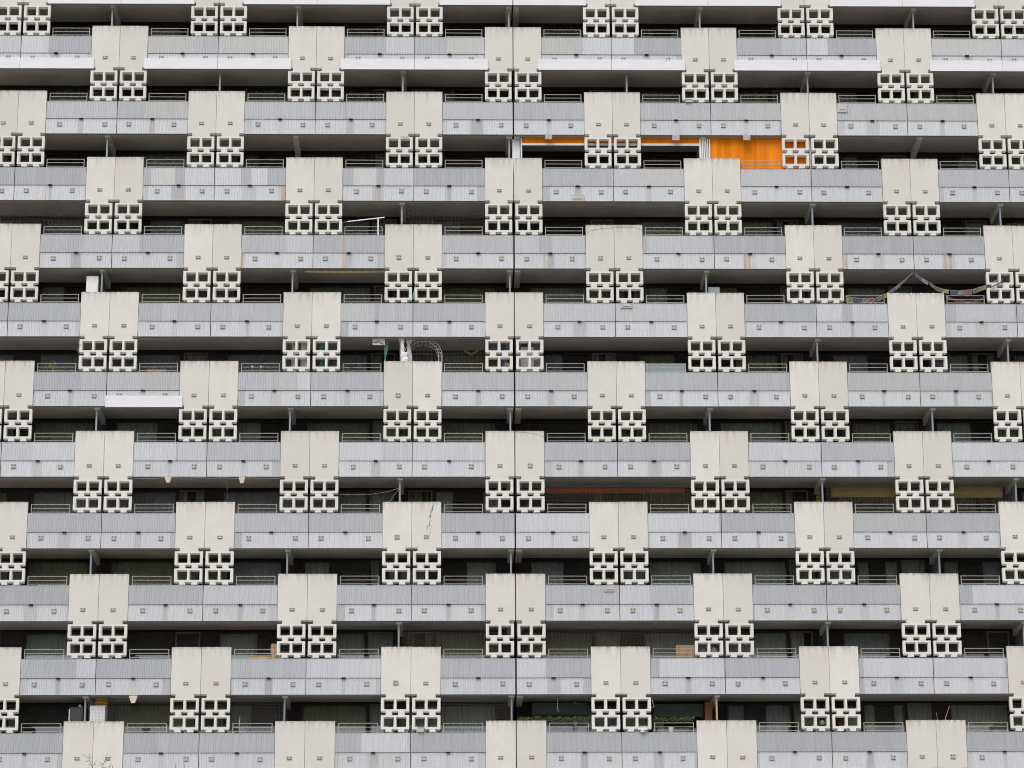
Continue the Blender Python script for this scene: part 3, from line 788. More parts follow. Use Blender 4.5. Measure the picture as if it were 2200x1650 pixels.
# ------------------------------------------------------------------ bird nets
def net(label, x0, x1, r, d=.21, pitch=.05, zt=None):
    z0, z1 = rowpar(r)-.12, zt or soff(r)
    X0, X1 = at(x0, 800, d).x, at(x1, 800, d).x
    return X0, X1, z0, z1, d, pitch, label
def make_net(label, X0, X1, r, d=.21, pitch=.052, top=None):
    z0, z1 = rowpar(r)-.10, (top or soff(r)); mb = MB(); w_ = .0017
    n = int((X1-X0)/pitch)
    rr = random.Random(label)
    ph = rr.random()*6
    def wob(x, z): return d+.012*math.sin(x*1.3+ph), x+.006*math.sin(z*5+x*2)
    for i in range(n+1):
        x = X0+(X1-X0)*i/n; zs = [z0+(z1-z0)*k/4 for k in range(5)]
        for k in range(4):
            ya, xa = wob(x, zs[k]); yb, xb = wob(x, zs[k+1])
            mb.quad((xa-w_, ya, zs[k]), (xa+w_, ya, zs[k]), (xb+w_, yb, zs[k+1]), (xb-w_, yb, zs[k+1]))
    m_ = int((z1-z0)/pitch); seg = int((X1-X0)/.25)+1
    for j in range(m_+1):
        z = z0+(z1-z0)*j/m_
        for k in range(seg):
            xa, xb = X0+(X1-X0)*k/seg, X0+(X1-X0)*(k+1)/seg
            za, zb2 = z+.006*math.sin(xa*2.1+ph), z+.006*math.sin(xb*2.1+ph)
            ya, yb = d+.012*math.sin(xa*1.3+ph), d+.012*math.sin(xb*1.3+ph)
            mb.quad((xa, ya, za-w_), (xb, yb, zb2-w_), (xb, yb, zb2+w_), (xa, ya, za+w_))
    return single('bird_net', label, 'net', mb, M['net'], ((X0+X1)/2, d, z0), 'fine bird nets over balcony openings')
def xa_(x, y, d=.21): return at(x, y, d).x
make_net('fine bird net on the balcony with the sagging white pole frame to its left', xa_(869, 460), xa_(1094, 460), 3)
make_net('fine bird net cut off by the left edge, third balcony row down', -21.5, xa_(250, 460), 3)
make_net('fine bird net behind the white garden arch', xa_(877, 755), xa_(1094, 755), 5)
make_net('fine bird net in front of the rust red awning', xa_(1112, 1050), xa_(1530, 1050), 7)
make_net('fine bird net in front of the mustard yellow awnings', xa_(1775, 1050), xa_(2180, 1050), 7)
make_net('fine bird net left of the joint on the third lowest balcony row', xa_(865, 1370), xa_(1096, 1370), 9)
make_net('fine bird net over the balcony with the big cardboard box', xa_(1112, 1370), xa_(1600, 1370), 9)
make_net('fine bird net over the white refrigerator and the cream hopper', xa_(190, 1530), xa_(610, 1530), 10)
make_net('fine bird net left of the joint on the second lowest balcony row', xa_(880, 1530), xa_(1096, 1530), 10)

# ------------------------------------------------------------------ prayer flags, right
def garland(label, pts, d, cols, w_, h_, group=None, seed=1):
    rnd = random.Random(seed); W_ = [at(x, y, d) for x, y in pts]
    # sample the cord
    cord = []
    for i in range(len(W_)-1):
        for k in range(8): cord.append(W_[i].lerp(W_[i+1], k/8))
    cord.append(W_[-1])
    t = thing('prayer_flags', label, 'flags', tuple(W_[len(W_)//2]), group)
    mb = MB(); mb.tube(cord[::2]+[cord[-1]], .009, 4); part('cord', mb, M['palewire'], t)
    L = [0]
    for i in range(1, len(cord)): L.append(L[-1]+(cord[i]-cord[i-1]).length)
    def P_(s):
        for i in range(1, len(L)):
            if L[i] >= s: return cord[i-1].lerp(cord[i], (s-L[i-1])/max(1e-6, L[i]-L[i-1]))
        return cord[-1]
    s = .03; k = 0
    while s+w_ < L[-1]:
        a, b = P_(s), P_(s+w_*.93); mb = MB(); tg = (b-a)
        dn = Vector((rnd.uniform(-.05, .05)-.35*tg.z, rnd.uniform(-.03, .03), -h_*rnd.uniform(.85, 1.05)))
        nn = 4
        for i in range(nn):
            for j in range(2):
                def q(u, v): p = a.lerp(b, u)+dn*v; return (p.x, p.y+.012*math.sin(u*7+v*3+k), p.z+.008*math.sin(u*9+k))
                mb.quad(q(i/nn, (j+1)/2), q((i+1)/nn, (j+1)/2), q((i+1)/nn, j/2), q(i/nn, j/2))
        part('flag', mb, M[cols[k % len(cols)]], t); s += w_; k += 1
    return t
FC = ['flag_yellow', 'flag_blue', 'flag_grey', 'flag_red', 'flag_green']
garland('string of coloured prayer flags swinging up from a railing to the soffit', [(1816, 637), (1850, 642), (1880, 641), (1905, 630), (1930, 612), (1948, 598), (1962, 586)], .06, FC, .30, .19)
garland('string of coloured prayer flags sagging from the soffit towards the right-hand screen', [(1964, 586), (1980, 597), (1997, 607), (2012, 617), (2030, 622), (2060, 625), (2090, 622), (2120, 612), (2150, 598)], .06, FC[1:]+FC[:1], .30, .19, seed=4)
garland('low string of small prayer flags strung inside the railing', [(2030, 635), (2050, 643), (2075, 647), (2100, 646), (2117, 638)], .35, FC[2:], .26, .12, seed=9)
A, B, Cc = at(2128.5, 617, -.06), at(2152, 606, -.06), at(2154, 598, .1)
mb = MB(); mb.tube([A, B], .022, 6); mb.tube([B, Cc], .03, 6)
single('umbrella', 'folded black umbrella stuck through the openings of a screen', 'umbrella', mb, M['charcoal'], tuple(A))
for k, x in enumerate((1929.7, 1958.3, 1978, 2006)):
    a = at(x, 631, -.02); mb = MB(); mb.box(a.x-.018, a.x+.018, -.022, -.004, a.z-.055, a.z+.02); mb.box(a.x-.018, a.x+.018, -.022, .06, a.z+.0205, a.z+.032)
    single('clip', ['first', 'second', 'third', 'fourth'][k] + ' white clip from the left on the panel below the prayer flags', 'clip', mb, M['white'], (a.x, 0, a.z), 'white clips on a panel edge')

# ------------------------------------------------------------------ garden arch balcony, row 5
def arc(cx, cz, R_, y, a0, a1, n=26): return [(cx+R_*math.cos(math.radians(a0+(a1-a0)*i/n)), y, cz+R_*math.sin(math.radians(a0+(a1-a0)*i/n))) for i in range(n+1)]
a = at(909, 770, .5); b = at(950, 770, .5); R_ = b.x-a.x; cz = at(909, 767, .5).z; cz -= .0
t = thing('garden_arch', 'white metal lattice garden arch curving over a balcony', 'arch', (a.x, .55, rz(5)-1.55))
for y in (.42, .85):
    rr_ = R_ if y < .6 else R_*.97
    mb = MB(); A = arc(a.x, cz, rr_, y, 0, 180); Bq = arc(a.x, cz, rr_-.13, y, 0, 180)
    mb.tube([(a.x+rr_, y, cz-1.4)]+A+[(a.x-rr_, y, cz-1.4)], .012, 6); mb.tube([(a.x+rr_-.13, y, cz-1.4)]+Bq+[(a.x-rr_+.13, y, cz-1.4)], .010, 6)
    for i in range(0, 26, 1): mb.tube([A[i], Bq[i+1 if i % 2 else i]], .006, 4)
    part('hoop', mb, M['white'], t)
def drape(name, label, prof, d, mt, z_of):
    mb = MB(); n = 14
    rows_ = []
    for (x, y, hw) in prof:
        c = at(x, y, d); s_ = 1/at_scale(c); rows_.append([(c.x+(-1+2*i/n)*hw*s_, d+.025*math.sin(i*2.1)*min(1, hw/6), c.z) for i in range(n+1)])
    for j in range(len(rows_)-1):
        for i in range(n): mb.quad(rows_[j+1][i], rows_[j+1][i+1], rows_[j][i+1], rows_[j][i])
    return single(name, label, 'curtain', mb, mt, rows_[-1][0], smooth=True)
drape('white_curtain', 'white curtain tied in at the middle beside the garden arch', [(880, 729, 8), (879, 736, 6), (878, 742.5, 2.2), (878.5, 748, 3.4), (880, 762, 4.6), (881, 790, 5.5)], .30, M['fabric_white'], 0)
drape('teal_curtain', 'pale teal curtain gathered at its foot beside the white picture board', [(831, 728, 3.4), (830, 745, 4.2), (829, 757, 3), (827.5, 769, 1.4), (827.5, 776, 2.2), (827, 800, 2.2)], .33, M['teal'], 0)
a, b = at(800.5, 728, .25), at(827, 741, .25); t = thing('picture_board', 'white picture board with a dark bare branch painted across it', 'picture', ((a.x+b.x)/2, .25, b.z))
mb = MB(); mb.box(a.x, b.x, .25, .275, b.z, a.z); part('board', mb, M['fabric_white'], t)
mb = MB(); pts = [(803, 736), (808, 736.2), (812, 732.5), (816, 736), (820, 738), (824.5, 739.3)]
for i in range(5):
    p, q = at(*pts[i], .245), at(*pts[i+1], .245); dd = (q-p)/2; mb.obox((p+q)/2, dd, Vector((0, .003, 0)), dd.cross(Vector((0, 1, 0))).normalized()*.014)
part('branch_motif', mb, M['charcoal'], t)
t = thing('wrapped_post', 'divider post wrapped in crumpled white sheets left of the white curtain', 'post', (at(868, 760, .28).x, .28, rz(5)-1.5)); random.seed(5)
mb = MB(); c = at(866, 735, .28)
for k in range(9):
    y = 733+k*5.3; p = at(865 + (4 if y > 758 else 0)+random.uniform(-.6, .6), y, .26); hw = (.06 if y < 758 else .12)
    mb.obox(p, Vector((hw, random.uniform(-.02, .02), random.uniform(-.01, .01))), Vector((random.uniform(-.02, .02), .04, 0)), Vector((random.uniform(-.01, .01), random.uniform(-.02, .02), .052)))
part('sheet', mb, M['white'], t)
drape('white_curtain', 'grey-white curtain hanging behind the left screen, left of the teal curtain', [(655, 729, 9), (654, 745, 7), (652, 758, 6), (654, 775, 8), (655, 800, 9)], .34, M['fabric_white'], 0)
drape('white_curtain', 'narrow white curtain at the far left edge of a lattice screen opening', [(632, 729, 6), (632, 750, 5), (631, 770, 5), (631, 800, 5)], .36, M['fabric_white'], 0)
drape('teal_curtain', 'teal curtain seen through the openings of a lattice screen', [(693, 729, 6), (692, 745, 5), (691, 760, 4), (691, 775, 4), (691, 800, 4)], .34, M['teal'], 0)
for k, (x, lb) in enumerate(((541.5, 'left one of two pale pinwheels behind a railing'), (560.5, 'right one of two pale pinwheels behind a railing'))):
    c = at(x, 788, .14); t = thing('pinwheel', lb, 'pinwheel', (c.x, .14, c.z-.3), 'pale pinwheels behind a railing')
    mb = MB(); mb.tube([(c.x, .15, c.z-.45), (c.x, .15, c.z)], .006, 5); part('stick', mb, M['palewire'], t)
    mb = MB()
    for q in range(6):
        an = q*math.pi/3+k; r_ = .06
        mb.face([(c.x, .135, c.z), (c.x+r_*math.cos(an), .125, c.z+r_*math.sin(an)), (c.x+r_*.8*math.cos(an+.7), .145, c.z+r_*.8*math.sin(an+.7))])
    part('vanes', mb, M['white'], t)
A, B = at(514.5, 1561, .6), at(519.5, 1541.5, .6); B.x = A.x
t = thing('mop', 'upright white mop pole with a blue head behind the net, bottom left', 'mop', (A.x, .6, rz(10)-1.55))
mb = MB(); mb.tube([(A.x, .6, rz(10)-1.5), (A.x, .6, B.z-.08)], .018, 6); part('pole', mb, M['white'], t)
mb = MB(); mb.box(A.x-.03, A.x+.03, .57, .63, B.z-.08, B.z+.03); part('head', mb, M['blue'], t)
c = at(545, 1572, .35); t = thing('ride_on_toy', 'red and black child ride-on toy peeking over the parapet, bottom left', 'toy', (c.x, .4, rz(10)-1.55))
mb = MB(); mb.tube([at(531, 1575, .35), at(534, 1570.5, .35), at(537.5, 1570, .35), at(541, 1575, .35)], .016, 6); mb.tube([at(534.5, 1570, .35), at(537.5, 1564, .35)], .014, 6); part('handlebar', mb, M['charcoal'], t)
a = at(552, 1571, .35); mb = MB(); mb.lathe([(.07, a.z-.25), (.065, a.z-.08), (.035, a.z), (.01, a.z+.01)], a.x, .36, 10); part('seat_back', mb, M['red'], t)
a = at(545, 1574, .35); mb = MB(); mb.box(a.x-.28, a.x+.22, .3, .5, rz(10)-1.3, a.z-.06); part('body', mb, M['red'], t)
c = at(1766.5, 1553, .45); mb = MB(); mb.lathe([(.03, c.z-.085), (.085, c.z-.06), (.105, c.z), (.085, c.z+.05), (.05, c.z+.075), (.055, c.z+.10), (.03, c.z+.105)], c.x, .45, 16)
single('lantern', 'round white lantern glimpsed through a screen opening, bottom right', 'lantern', mb, M['fabric_white'], (c.x, .45, c.z-.09), smooth=True)
# toy house and slide behind the screen left of the joint
t = thing('toy_house', 'small red-roofed toy house on an orange base behind a screen', 'toy', (at(1088, 787, .3).x, .3, rz(5)-1.5))
c = at(1088.5, 783, .32); s_ = 1/at_scale(c)
mb = MB(); mb.box(c.x-.075, c.x+.075, .28, .42, c.z-.07, c.z+.06); part('wall', mb, M['fabric_white'], t)
mb = MB(); mb.face([(c.x-.11, .26, c.z+.055), (c.x+.11, .26, c.z+.055), (c.x, .26, c.z+.155)]); mb.face([(c.x+.11, .44, c.z+.055), (c.x-.11, .44, c.z+.055), (c.x, .44, c.z+.155)])
mb.quad((c.x+.11, .26, c.z+.055), (c.x+.11, .44, c.z+.055), (c.x, .44, c.z+.155), (c.x, .26, c.z+.155)); mb.quad((c.x-.11, .44, c.z+.055), (c.x-.11, .26, c.z+.055), (c.x, .26, c.z+.155), (c.x, .44, c.z+.155)); part('roof', mb, M['brick'], t)
mb = MB(); mb.box(c.x-.03, c.x+.03, .272, .2795, c.z-.05, c.z+.03); part('window', mb, M['blue'], t)
mb = MB(); mb.box(c.x-.11, c.x+.11, .25, .45, c.z-.12, c.z-.071); mb.box(c.x-.02, c.x+.02, .33, .37, rz(5)-1.55, c.z-.121); part('base', mb, M['terracotta'], t)
A, B = at(1091, 748, .6), at(1080, 790, .34); mb = MB(); dd = (B-A)/2
mb.obox((A+B)/2+dd*.3, dd*1.3, Vector((.10, 0, 0)), dd.cross(Vector((1, 0, 0))).normalized()*.012)
for s2 in (-.10, .10): mb.obox((A+B)/2+dd*.3+Vector((s2, -.02, .02)), dd*1.3, Vector((.012, 0, 0)), dd.cross(Vector((1, 0, 0))).normalized()*.03)
single('toy_slide', 'bright blue toy slide leaning behind the toy house', 'toy', mb, M['blue'], tuple(B))
a, b = at(1118.5, 745.8, .5), at(1147, 800, .5)
mb = MB(); mb.box(a.x, b.x, .5, .62, rz(5)-1.55, a.z); mb.box(a.x+.02, b.x-.02, .49, .4995, rz(5)-1.3, a.z-.05)
single('white_headboard', 'white headboard-like panel behind the screen right of the joint', 'panel', mb, M['white'], (a.x, .5, rz(5)-1.55))
a, b = at(1108, 740, .9), at(1160, 800, .9); mb = MB(); mb.box(a.x, b.x, .9, .93, rz(5)-1.55, at(1130, 736, .9).z); mb.box(b.x+.001, b.x+.04, .88, .95, rz(5)-1.55, at(1130, 733, .9).z)
single('grey_cupboard_back', 'plain grey board closing the balcony behind the white panel', 'board', mb, M['post'], (a.x, .9, rz(5)-1.55))
# golden wooden V above the balcony left of the joint
A, B, Cc = at(997, 752.5, 1.7), at(1012.5, 762, 1.7), at(1029, 752.5, 1.7)
mb = MB(); up = Vector((0, 0, .035))
for p, q in ((A, B), (B, Cc)): mb.obox((p+q)/2, (q-p)/2, Vector((0, .02, 0)), up)
single('wooden_bracket', 'small golden wooden V bracket hanging in the dark, left of the joint', 'bracket', mb, M['wood'], tuple(B))

# ------------------------------------------------------------------ plants
def leaf_cluster(mb, c, rx, ry, rz_, n, size, rnd, m=0):
    for _ in range(n):
        while True:
            u = Vector((rnd.uniform(-1, 1), rnd.uniform(-1, 1), rnd.uniform(-1, 1)))
            if u.length < 1: break
        p = Vector((c[0]+u.x*rx, c[1]+u.y*ry, c[2]+u.z*rz_))
        a = Vector((rnd.uniform(-1, 1), rnd.uniform(-1, 1), rnd.uniform(-1, 1))).normalized(); b = a.cross(Vector((rnd.uniform(-1, 1), rnd.uniform(-1, 1), rnd.uniform(-1, 1)))).normalized()
        s = size*rnd.uniform(.6, 1.3); mb.face([p-a*s, p+b*s*.5, p+a*s, p-b*s*.5], m)
def ivy(label, x0, x1, y, d, seed, trail=True):
    rnd = random.Random(seed); a, b = at(x0, y, d), at(x1, y, d); z = a.z
    t = thing('ivy_hedge', label, 'plant', ((a.x+b.x)/2, d, z), 'ivy hedges on the lowest full balcony row')
    mb = MB(); n = int((b.x-a.x)/.07)
    for i in range(n):
        x = a.x+(b.x-a.x)*(i+.5)/n; hh = .05+.05*abs(math.sin(i*.9+seed))*rnd.random()*1.6
        leaf_cluster(mb, (x, d, z+hh*.4), .06, .10, hh, 34, .034, rnd)
        if rnd.random() < .3: leaf_cluster(mb, (x, d-.06, z-.09), .04, .04, .09, 12, .02, rnd)
    part('leaves', mb, M['leaf'], t)
    mb = MB()
    for j in range(5):
        pts = [(a.x+(b.x-a.x)*k/12, d-.04+.03*math.sin(k*1.3+j), z-.02+.045*math.sin(k*1.1+j*2)) for k in range(13)]; mb.tube(pts, .005, 4)
    part('stems', mb, M['bark'], t)
    return t
ivy('low ivy hedge along the balcony edge just right of the joint', 1112, 1266, 1546.5, .26, 1)
ivy('low ivy hedge between a lattice screen and the rust red board', 1404, 1491, 1546.5, .26, 2)
def potted(name, label, x, y0, y1, d, r, leafm, potm, seed, rx=.16, n=240, stems=0, size=.03, pot=True):
    rnd = random.Random(seed); top = at(x, y0, d); bot = at(x, y1, d); zf = rz(r)-1.55
    t = thing(name, label, 'plant', (top.x, d, zf))
    if pot: mb = MB(); mb.lathe([(.10, zf), (.145, zf+.22), (.16, zf+.23), (.16, zf+.25)], top.x, d, 14); part('pot', mb, M[potm], t)
    mb = MB(); h = (top.z-bot.z)/2; zc = (top.z+bot.z)/2
    mb.tube([(top.x, d, zf+.2), (top.x+.01, d, zc)], .014, 5)
    for k in range(stems):
        an = rnd.uniform(-.9, .9); mb.tube([(top.x, d, bot.z-.1), (top.x+math.sin(an)*.12, d, zc), (top.x+math.sin(an)*rx*1.1, d+rnd.uniform(-.05, .05), top.z-rnd.random()*h)], .008, 4)
    part('stems', mb, M[leafm if stems else 'bark'], t)
    mb = MB()
    for k in range(9):
        v = k/8; ww = rx*(1-v*.85) if not stems else rx*(.5+.5*v); leaf_cluster(mb, (top.x+rnd.uniform(-.03, .03), d, bot.z+2*h*v), ww, ww*.7, h*.22, n//9, size, rnd)
    part('leaves', mb, M[leafm], t)
    return t
potted('conifer', 'small golden conifer beside a divider post, right of the rust awning', 1757, 1055, 1080, .7, 7, 'leafy', 'terracotta', 3, .13, 420, size=.022)
potted('potted_plant', 'yellow-green spiky plant behind a railing at the left', 113, 778, 799, .35, 5, 'leafy', 'charcoal', 4, .20, 130, stems=8, size=.028)
potted('potted_plant', 'dark bushy plant in the right corner behind a railing under the ivy', 1484, 1559, 1573, .40, 10, 'leaf', 'charcoal', 6, .14, 200)
potted('potted_plant', 'dark bushy plant in the left corner behind a railing under the ivy', 1410, 1562, 1573, .40, 10, 'leaf', 'charcoal', 7, .10, 140)
a = at(1442, 1563, .36); mb = MB(); b = at(1442, 1574, .36); mb.lathe([(.075, b.z-.03), (.105, a.z-.02), (.115, a.z-.018), (.115, a.z)], a.x, .38, 14)
single('white_pot', 'white flower pot behind the railing between two dark plants', 'flower pot', mb, M['white'], (a.x, .38, b.z))
potted('fig_tree', 'leafy dark tree with yellowish leaves behind the bottom right lattice screen', 1806, 1545, 1566, .8, 10, 'leafy', 'charcoal', 8, .16, 160)
# bare brown vines around the screen and railing of row 5
def vines(label, pts_list, d, mt='bark', r_=.006, name='dry_vine'):
    mb = MB()
    for pts in pts_list: mb.tube([at(x, y, d) for x, y in pts], r_, 4)
    return single(name, label, 'vine', mb, M[mt], tuple(at(*pts_list[0][0], d)))
vines('dry brown vine straggling over the railing right of a lattice screen', [[(734, 797), (738, 788), (733, 780), (741, 774)], [(736, 790), (746, 783), (752, 786)], [(730, 792), (724, 782), (716, 776)], [(740, 797), (750, 790), (758, 789)], [(738, 794), (731, 786), (727, 789)]], .02)
vines('pale dry creeper climbing the left edge of a lattice screen', [[(171, 726), (168, 735), (171, 744), (167, 752), (170, 762), (168, 770)], [(170, 738), (174, 741)], [(169, 750), (165, 754)]], -.02, 'palewire', .007)
vines('thin brown twigs lying across the railing of the left balcony', [[(88, 792), (110, 788), (135, 790), (160, 785)], [(120, 794), (140, 787)]], .3)
# terracotta trough with a small cactus behind the railing
a, b = at(317, 794, .4), at(356, 800, .4); t = thing('planter_trough', 'long terracotta trough holding a small round cactus behind a railing', 'planter', ((a.x+b.x)/2, .45, b.z-.1))
mb = MB(); mb.box(a.x, b.x, .36, .54, b.z-.12, a.z-.02); mb.box(a.x-.01, b.x+.01, .35, .55, a.z-.0195, a.z+.005); part('trough', mb, M['terracotta'], t)
c = at(331, 792, .45); mb = MB(); mb.lathe([(.02, c.z-.06), (.075, c.z-.03), (.09, c.z+.01), (.06, c.z+.05), (.015, c.z+.065)], c.x, .45, 12); part('cactus', mb, M['leaf'], t)
# slim rod under the soffit
A, B = at(296, 729, .05), at(342, 730, .05); mb = MB(); mb.tube([A, B], .016, 6); mb.tube([A+Vector((.05, 0, 0)), A+Vector((.05, .1, .05))], .008, 4)
single('awning_rod', 'thin mustard rod hanging just under a soffit, upper left', 'rod', mb, M['awn_yellow'], tuple(A))
# broom between the screens
A, B = at(892.5, 615, .1), at(886.5, 640, .02)
t = thing('broom', 'orange-handled broom with a blue head between two screens', 'broom', tuple(B))
mb = MB(); mb.tube([A, A.lerp(B, .8)], .013, 6); part('handle', mb, M['wood'], t)
mb = MB(); q = A.lerp(B, .9); mb.box(q.x-.035, q.x+.035, q.y-.02, q.y+.02, q.z-.09, q.z+.06); part('head', mb, M['blue'], t)
# translucent wind screen behind a railing of row 5
a, b = at(1386.5, 781, .14), at(1474, 798, .14); t = thing('wind_screen', 'translucent grey-blue wind screen fixed behind a railing', 'screen', ((a.x+b.x)/2, .14, b.z))
mb = MB(); mb.box(a.x, b.x, .14, .146, b.z-.05, a.z); part('sheet', mb, M['windscreen'], t)
for x in (a.x, b.x-.02): mb = MB(); mb.box(x, x+.02, .125, .1395, b.z-.05, a.z+.01); part('edge_strip', mb, M['post'], t)

# ------------------------------------------------------------------ cardboard, crates, refrigerator
def carton(label, x0, y0, x1, d, depth, r, tape=True, toz=None):
    a, b = at(x0, y0, d), at(x1, y0, d); zb_ = toz if toz is not None else rz(r)-1.55
    t = thing('cardboard_box', label, 'box', ((a.x+b.x)/2, d+depth/2, zb_), 'tall cardboard boxes')
    mb = MB(); mb.box(a.x, b.x, d, d+depth, zb_, a.z); part('carton', mb, M['card'], t)
    w_ = (b.x-a.x); mb = MB()
    for q in (.12, .5, .86): mb.box(a.x+w_*q, a.x+w_*q+.02, d-.003, d-.0005, zb_, a.z)
    part('fold_line', mb, M['tape'], t)
    return t
carton('large cardboard box behind a railing and net, lower right of centre', 1452.5, 1386, 1498, .45, .35, 9)
carton('narrow cardboard box partly behind a lattice screen, lower left', 582, 1383, 595.5, .4, .3, 9)
a, b = at(540, 1410, .4), at(577, 1412, .4); mb = MB(); mb.box(a.x, b.x, .38, .62, b.z-.3, a.z); mb.box(a.x-.01, b.x+.01, .37, .63, a.z+.0005, a.z+.012)
single('yellow_storage_box', 'flat orange-yellow storage box behind a railing beside the narrow cardboard box', 'box', mb, M['wood'], (a.x, .4, b.z-.3))
cb = cabinet('charcoal_cabinet', 'charcoal grey cabinet left of the divider post, bottom left', 150.5, 1519, 178.5, .45, .5, M['charcoal'], 10)
a = at(172.5, 1513, .7); b = at(172.5, 1520, .6); zt_ = at(160, 1519, .45).z
mb = MB(); mb.lathe([(.07, zt_+.002), (.072, zt_+.05), (.05, zt_+.10), (.03, zt_+.125)], a.x, .7, 14)
single('white_bowl', 'upturned white bowl on top of the charcoal cabinet', 'bowl', mb, M['white'], (a.x, .7, zt_))
a = at(149.8, 1523, .40); mb = MB(); mb.box(a.x-.03, a.x, .42, .9, at(149, 1545, .4).z-.4, at(149, 1523, .4).z)
single('white_plank', 'narrow white plank leaning on the side of the charcoal cabinet', 'plank', mb, M['white'], (a.x, .4, a.z-1))
fr = cabinet('refrigerator', 'white refrigerator right of the divider post, bottom left', 193.5, 1516, 226.5, .40, .62, M['white'], 10)
fr['category'] = 'refrigerator'
ft = at(200, 1516, .40).z
a, b = at(205.5, 1503, .70), at(230, 1516, .70); t = thing('yellow_crate', 'orange-yellow plastic crate on top of the white refrigerator', 'crate', ((a.x+b.x)/2, .8, ft))
x0, x1, y0, y1, z0, z1 = a.x, b.x, .62, 1.0, ft+.002, ft+.30
mb = MB(); mb.box(x0, x1, y0, y1, z0, z0+.02)
for zz in (z0+.0205, z0+.13, z0+.255):
    h = .04
    mb.box(x0, x1, y0, y0+.015, zz, zz+h); mb.box(x0, x1, y1-.015, y1, zz, zz+h); mb.box(x0, x0+.015, y0+.0155, y1-.0155, zz, zz+h); mb.box(x1-.015, x1, y0+.0155, y1-.0155, zz, zz+h)
for k in range(7):
    xx = x0+.016+(x1-x0-.055)*k/6
    mb.box(xx, xx+.025, y0+.003, y0+.012, z0+.061, z0+.1295); mb.box(xx, xx+.025, y0+.003, y0+.012, z0+.171, z0+.2545)
part('crate', mb, M['yellow'], t)
# rust board and yellow post right of the ivy
a, b = at(1515, 1508, .9), at(1530.5, 1549, .9)
mb = MB(); mb.box(a.x, b.x, .9, .94, rz(10)-1.5, a.z); mb.box(a.x-.02, a.x-.001, .89, .95, rz(10)-1.5, a.z+.03)
single('rust_board', 'rust red upright board beside a yellow post, bottom right of centre', 'board', mb, M['brick'], (a.x, .9, rz(10)-1.5))
A, B = at(1538.2, 1498, .27), at(1541.5, 1560, .24); mb = MB(); mb.obox((A+B)/2, (B-A)/2, Vector((.026, 0, 0)), Vector((0, .02, 0)))
single('wooden_post', 'pale yellow wooden post leaning in front of a divider', 'post', mb, M['wood'], tuple(B))
A, B = at(1237, 1513, .9), at(1237, 1573, .9); mb = MB(); mb.box(A.x-.05, A.x+.05, 1.5, 1.56, rz(10)-1.5, at(1237, 1508, 1.5).z)
single('pale_post', 'pale blue-grey post standing behind the ivy near the joint', 'post', mb, M['post'], (A.x, 1.5, rz(10)-1.5))
# bags behind a screen, row 9
for x0, x1, y0, mt_, lb in ((1506, 1520, 1391, 'post', 'slumped grey-blue sack behind a lattice screen opening'), (1527, 1541, 1390.5, 'fabric_white', 'slumped cream sack behind a lattice screen opening')):
    a, b = at(x0, y0, .42), at(x1, y0, .42); c = (a.x+b.x)/2; w_ = (b.x-a.x)/2; zf = rz(9)-1.55
    mb = MB(); mb.lathe([(w_*1.2, zf), (w_*1.5, zf+.3), (w_*1.35, a.z-.25), (w_*.8, a.z-.06), (w_*.35, a.z)], c, .42+.1, 12)
    single('sack', lb, 'sack', mb, M[mt_], (c, .5, zf), 'sacks behind one lattice screen')
# tall reeds / bamboo sticks bottom right
mb = MB()
for (x0, y0, x1, y1) in ((2040, 1517, 2031, 1543), (2012, 1532, 2014, 1546), (2031, 1544, 2033, 1548)): mb.tube([at(x0, y0, .5), at(x1, y1, .5), at(x1-.5, y1+25, .5)], .012, 5)
single('bamboo_canes', 'thin dry bamboo canes standing behind a panel, bottom right', 'canes', mb, M['wood'], tuple(at(2033, 1560, .5)))
# hoses and hooks
def cordthing(name, label, cat, pts, d, mt, r_=.008, d2=None):
    mb = MB(); n = len(pts); W_ = [at(x, y, d if d2 is None else d+(d2-d)*i/(n-1)) for i, (x, y) in enumerate(pts)]
    mb.tube(W_, r_, 4); return single(name, label, cat, mb, M[mt], tuple(W_[0]))
cordthing('cord', 'pale cord running from a divider post across to a screen', 'cord', [(858, 1048), (835, 1056), (800, 1061.5), (760, 1063), (727, 1062)], .24, 'palewire', .006)
cordthing('cord', 'short pale cord tied from a divider post down to a panel', 'cord', [(858, 1048), (848, 1062), (837, 1078)], .24, 'palewire', .007)
cordthing('cord', 'thin dark cable looping over the top of a white panel', 'cord', [(1259, 502), (1270, 495), (1290, 491), (1318, 489), (1345, 488), (1365, 488), (1379, 495)], -.01, 'wire', .0045)
cordthing('cord', 'thin dark cable slung across a panel right beside the joint', 'cord', [(1108, 927), (1130, 929), (1155, 933), (1169, 939)], -.01, 'wire', .004)
cordthing('cord', 'white cord hanging free above the ivy near the joint', 'cord', [(1198, 1500), (1198, 1515), (1199, 1529)], .5, 'white', .009)
cordthing('cord', 'bent pale hose hanging beside the lattice screen near the ivy', 'cord', [(1401, 1502), (1403, 1512), (1406, 1518), (1402, 1520), (1396, 1520)], .1, 'palewire', .011)
cordthing('cord', 'drooping dark cable under the balcony with the cream hoppers', 'cord', [(289, 1027), (320, 1029), (352, 1026), (375, 1026.5), (400, 1027.5), (430, 1026), (455, 1028), (480, 1026.5), (505, 1028), (530, 1026.5), (560, 1027.5), (600, 1028)], .03, 'wire', .012)
cordthing('cord', 'long thin wire sagging in front of the soffit, top row right', 'cord', [(1937, 0), (1939, 5), (1940, 10)], .3, 'wire', .01)
mb = MB()
for (x, y) in ((431, 1035.5), (436, 1036), (445, 1034.8), (488, 1036.5), (488, 1043), (488, 1050)):
    p = at(x, y, .6); mb.lathe([(.004, p.z-.018), (.02, p.z), (.004, p.z+.018)], p.x, .6, 8)
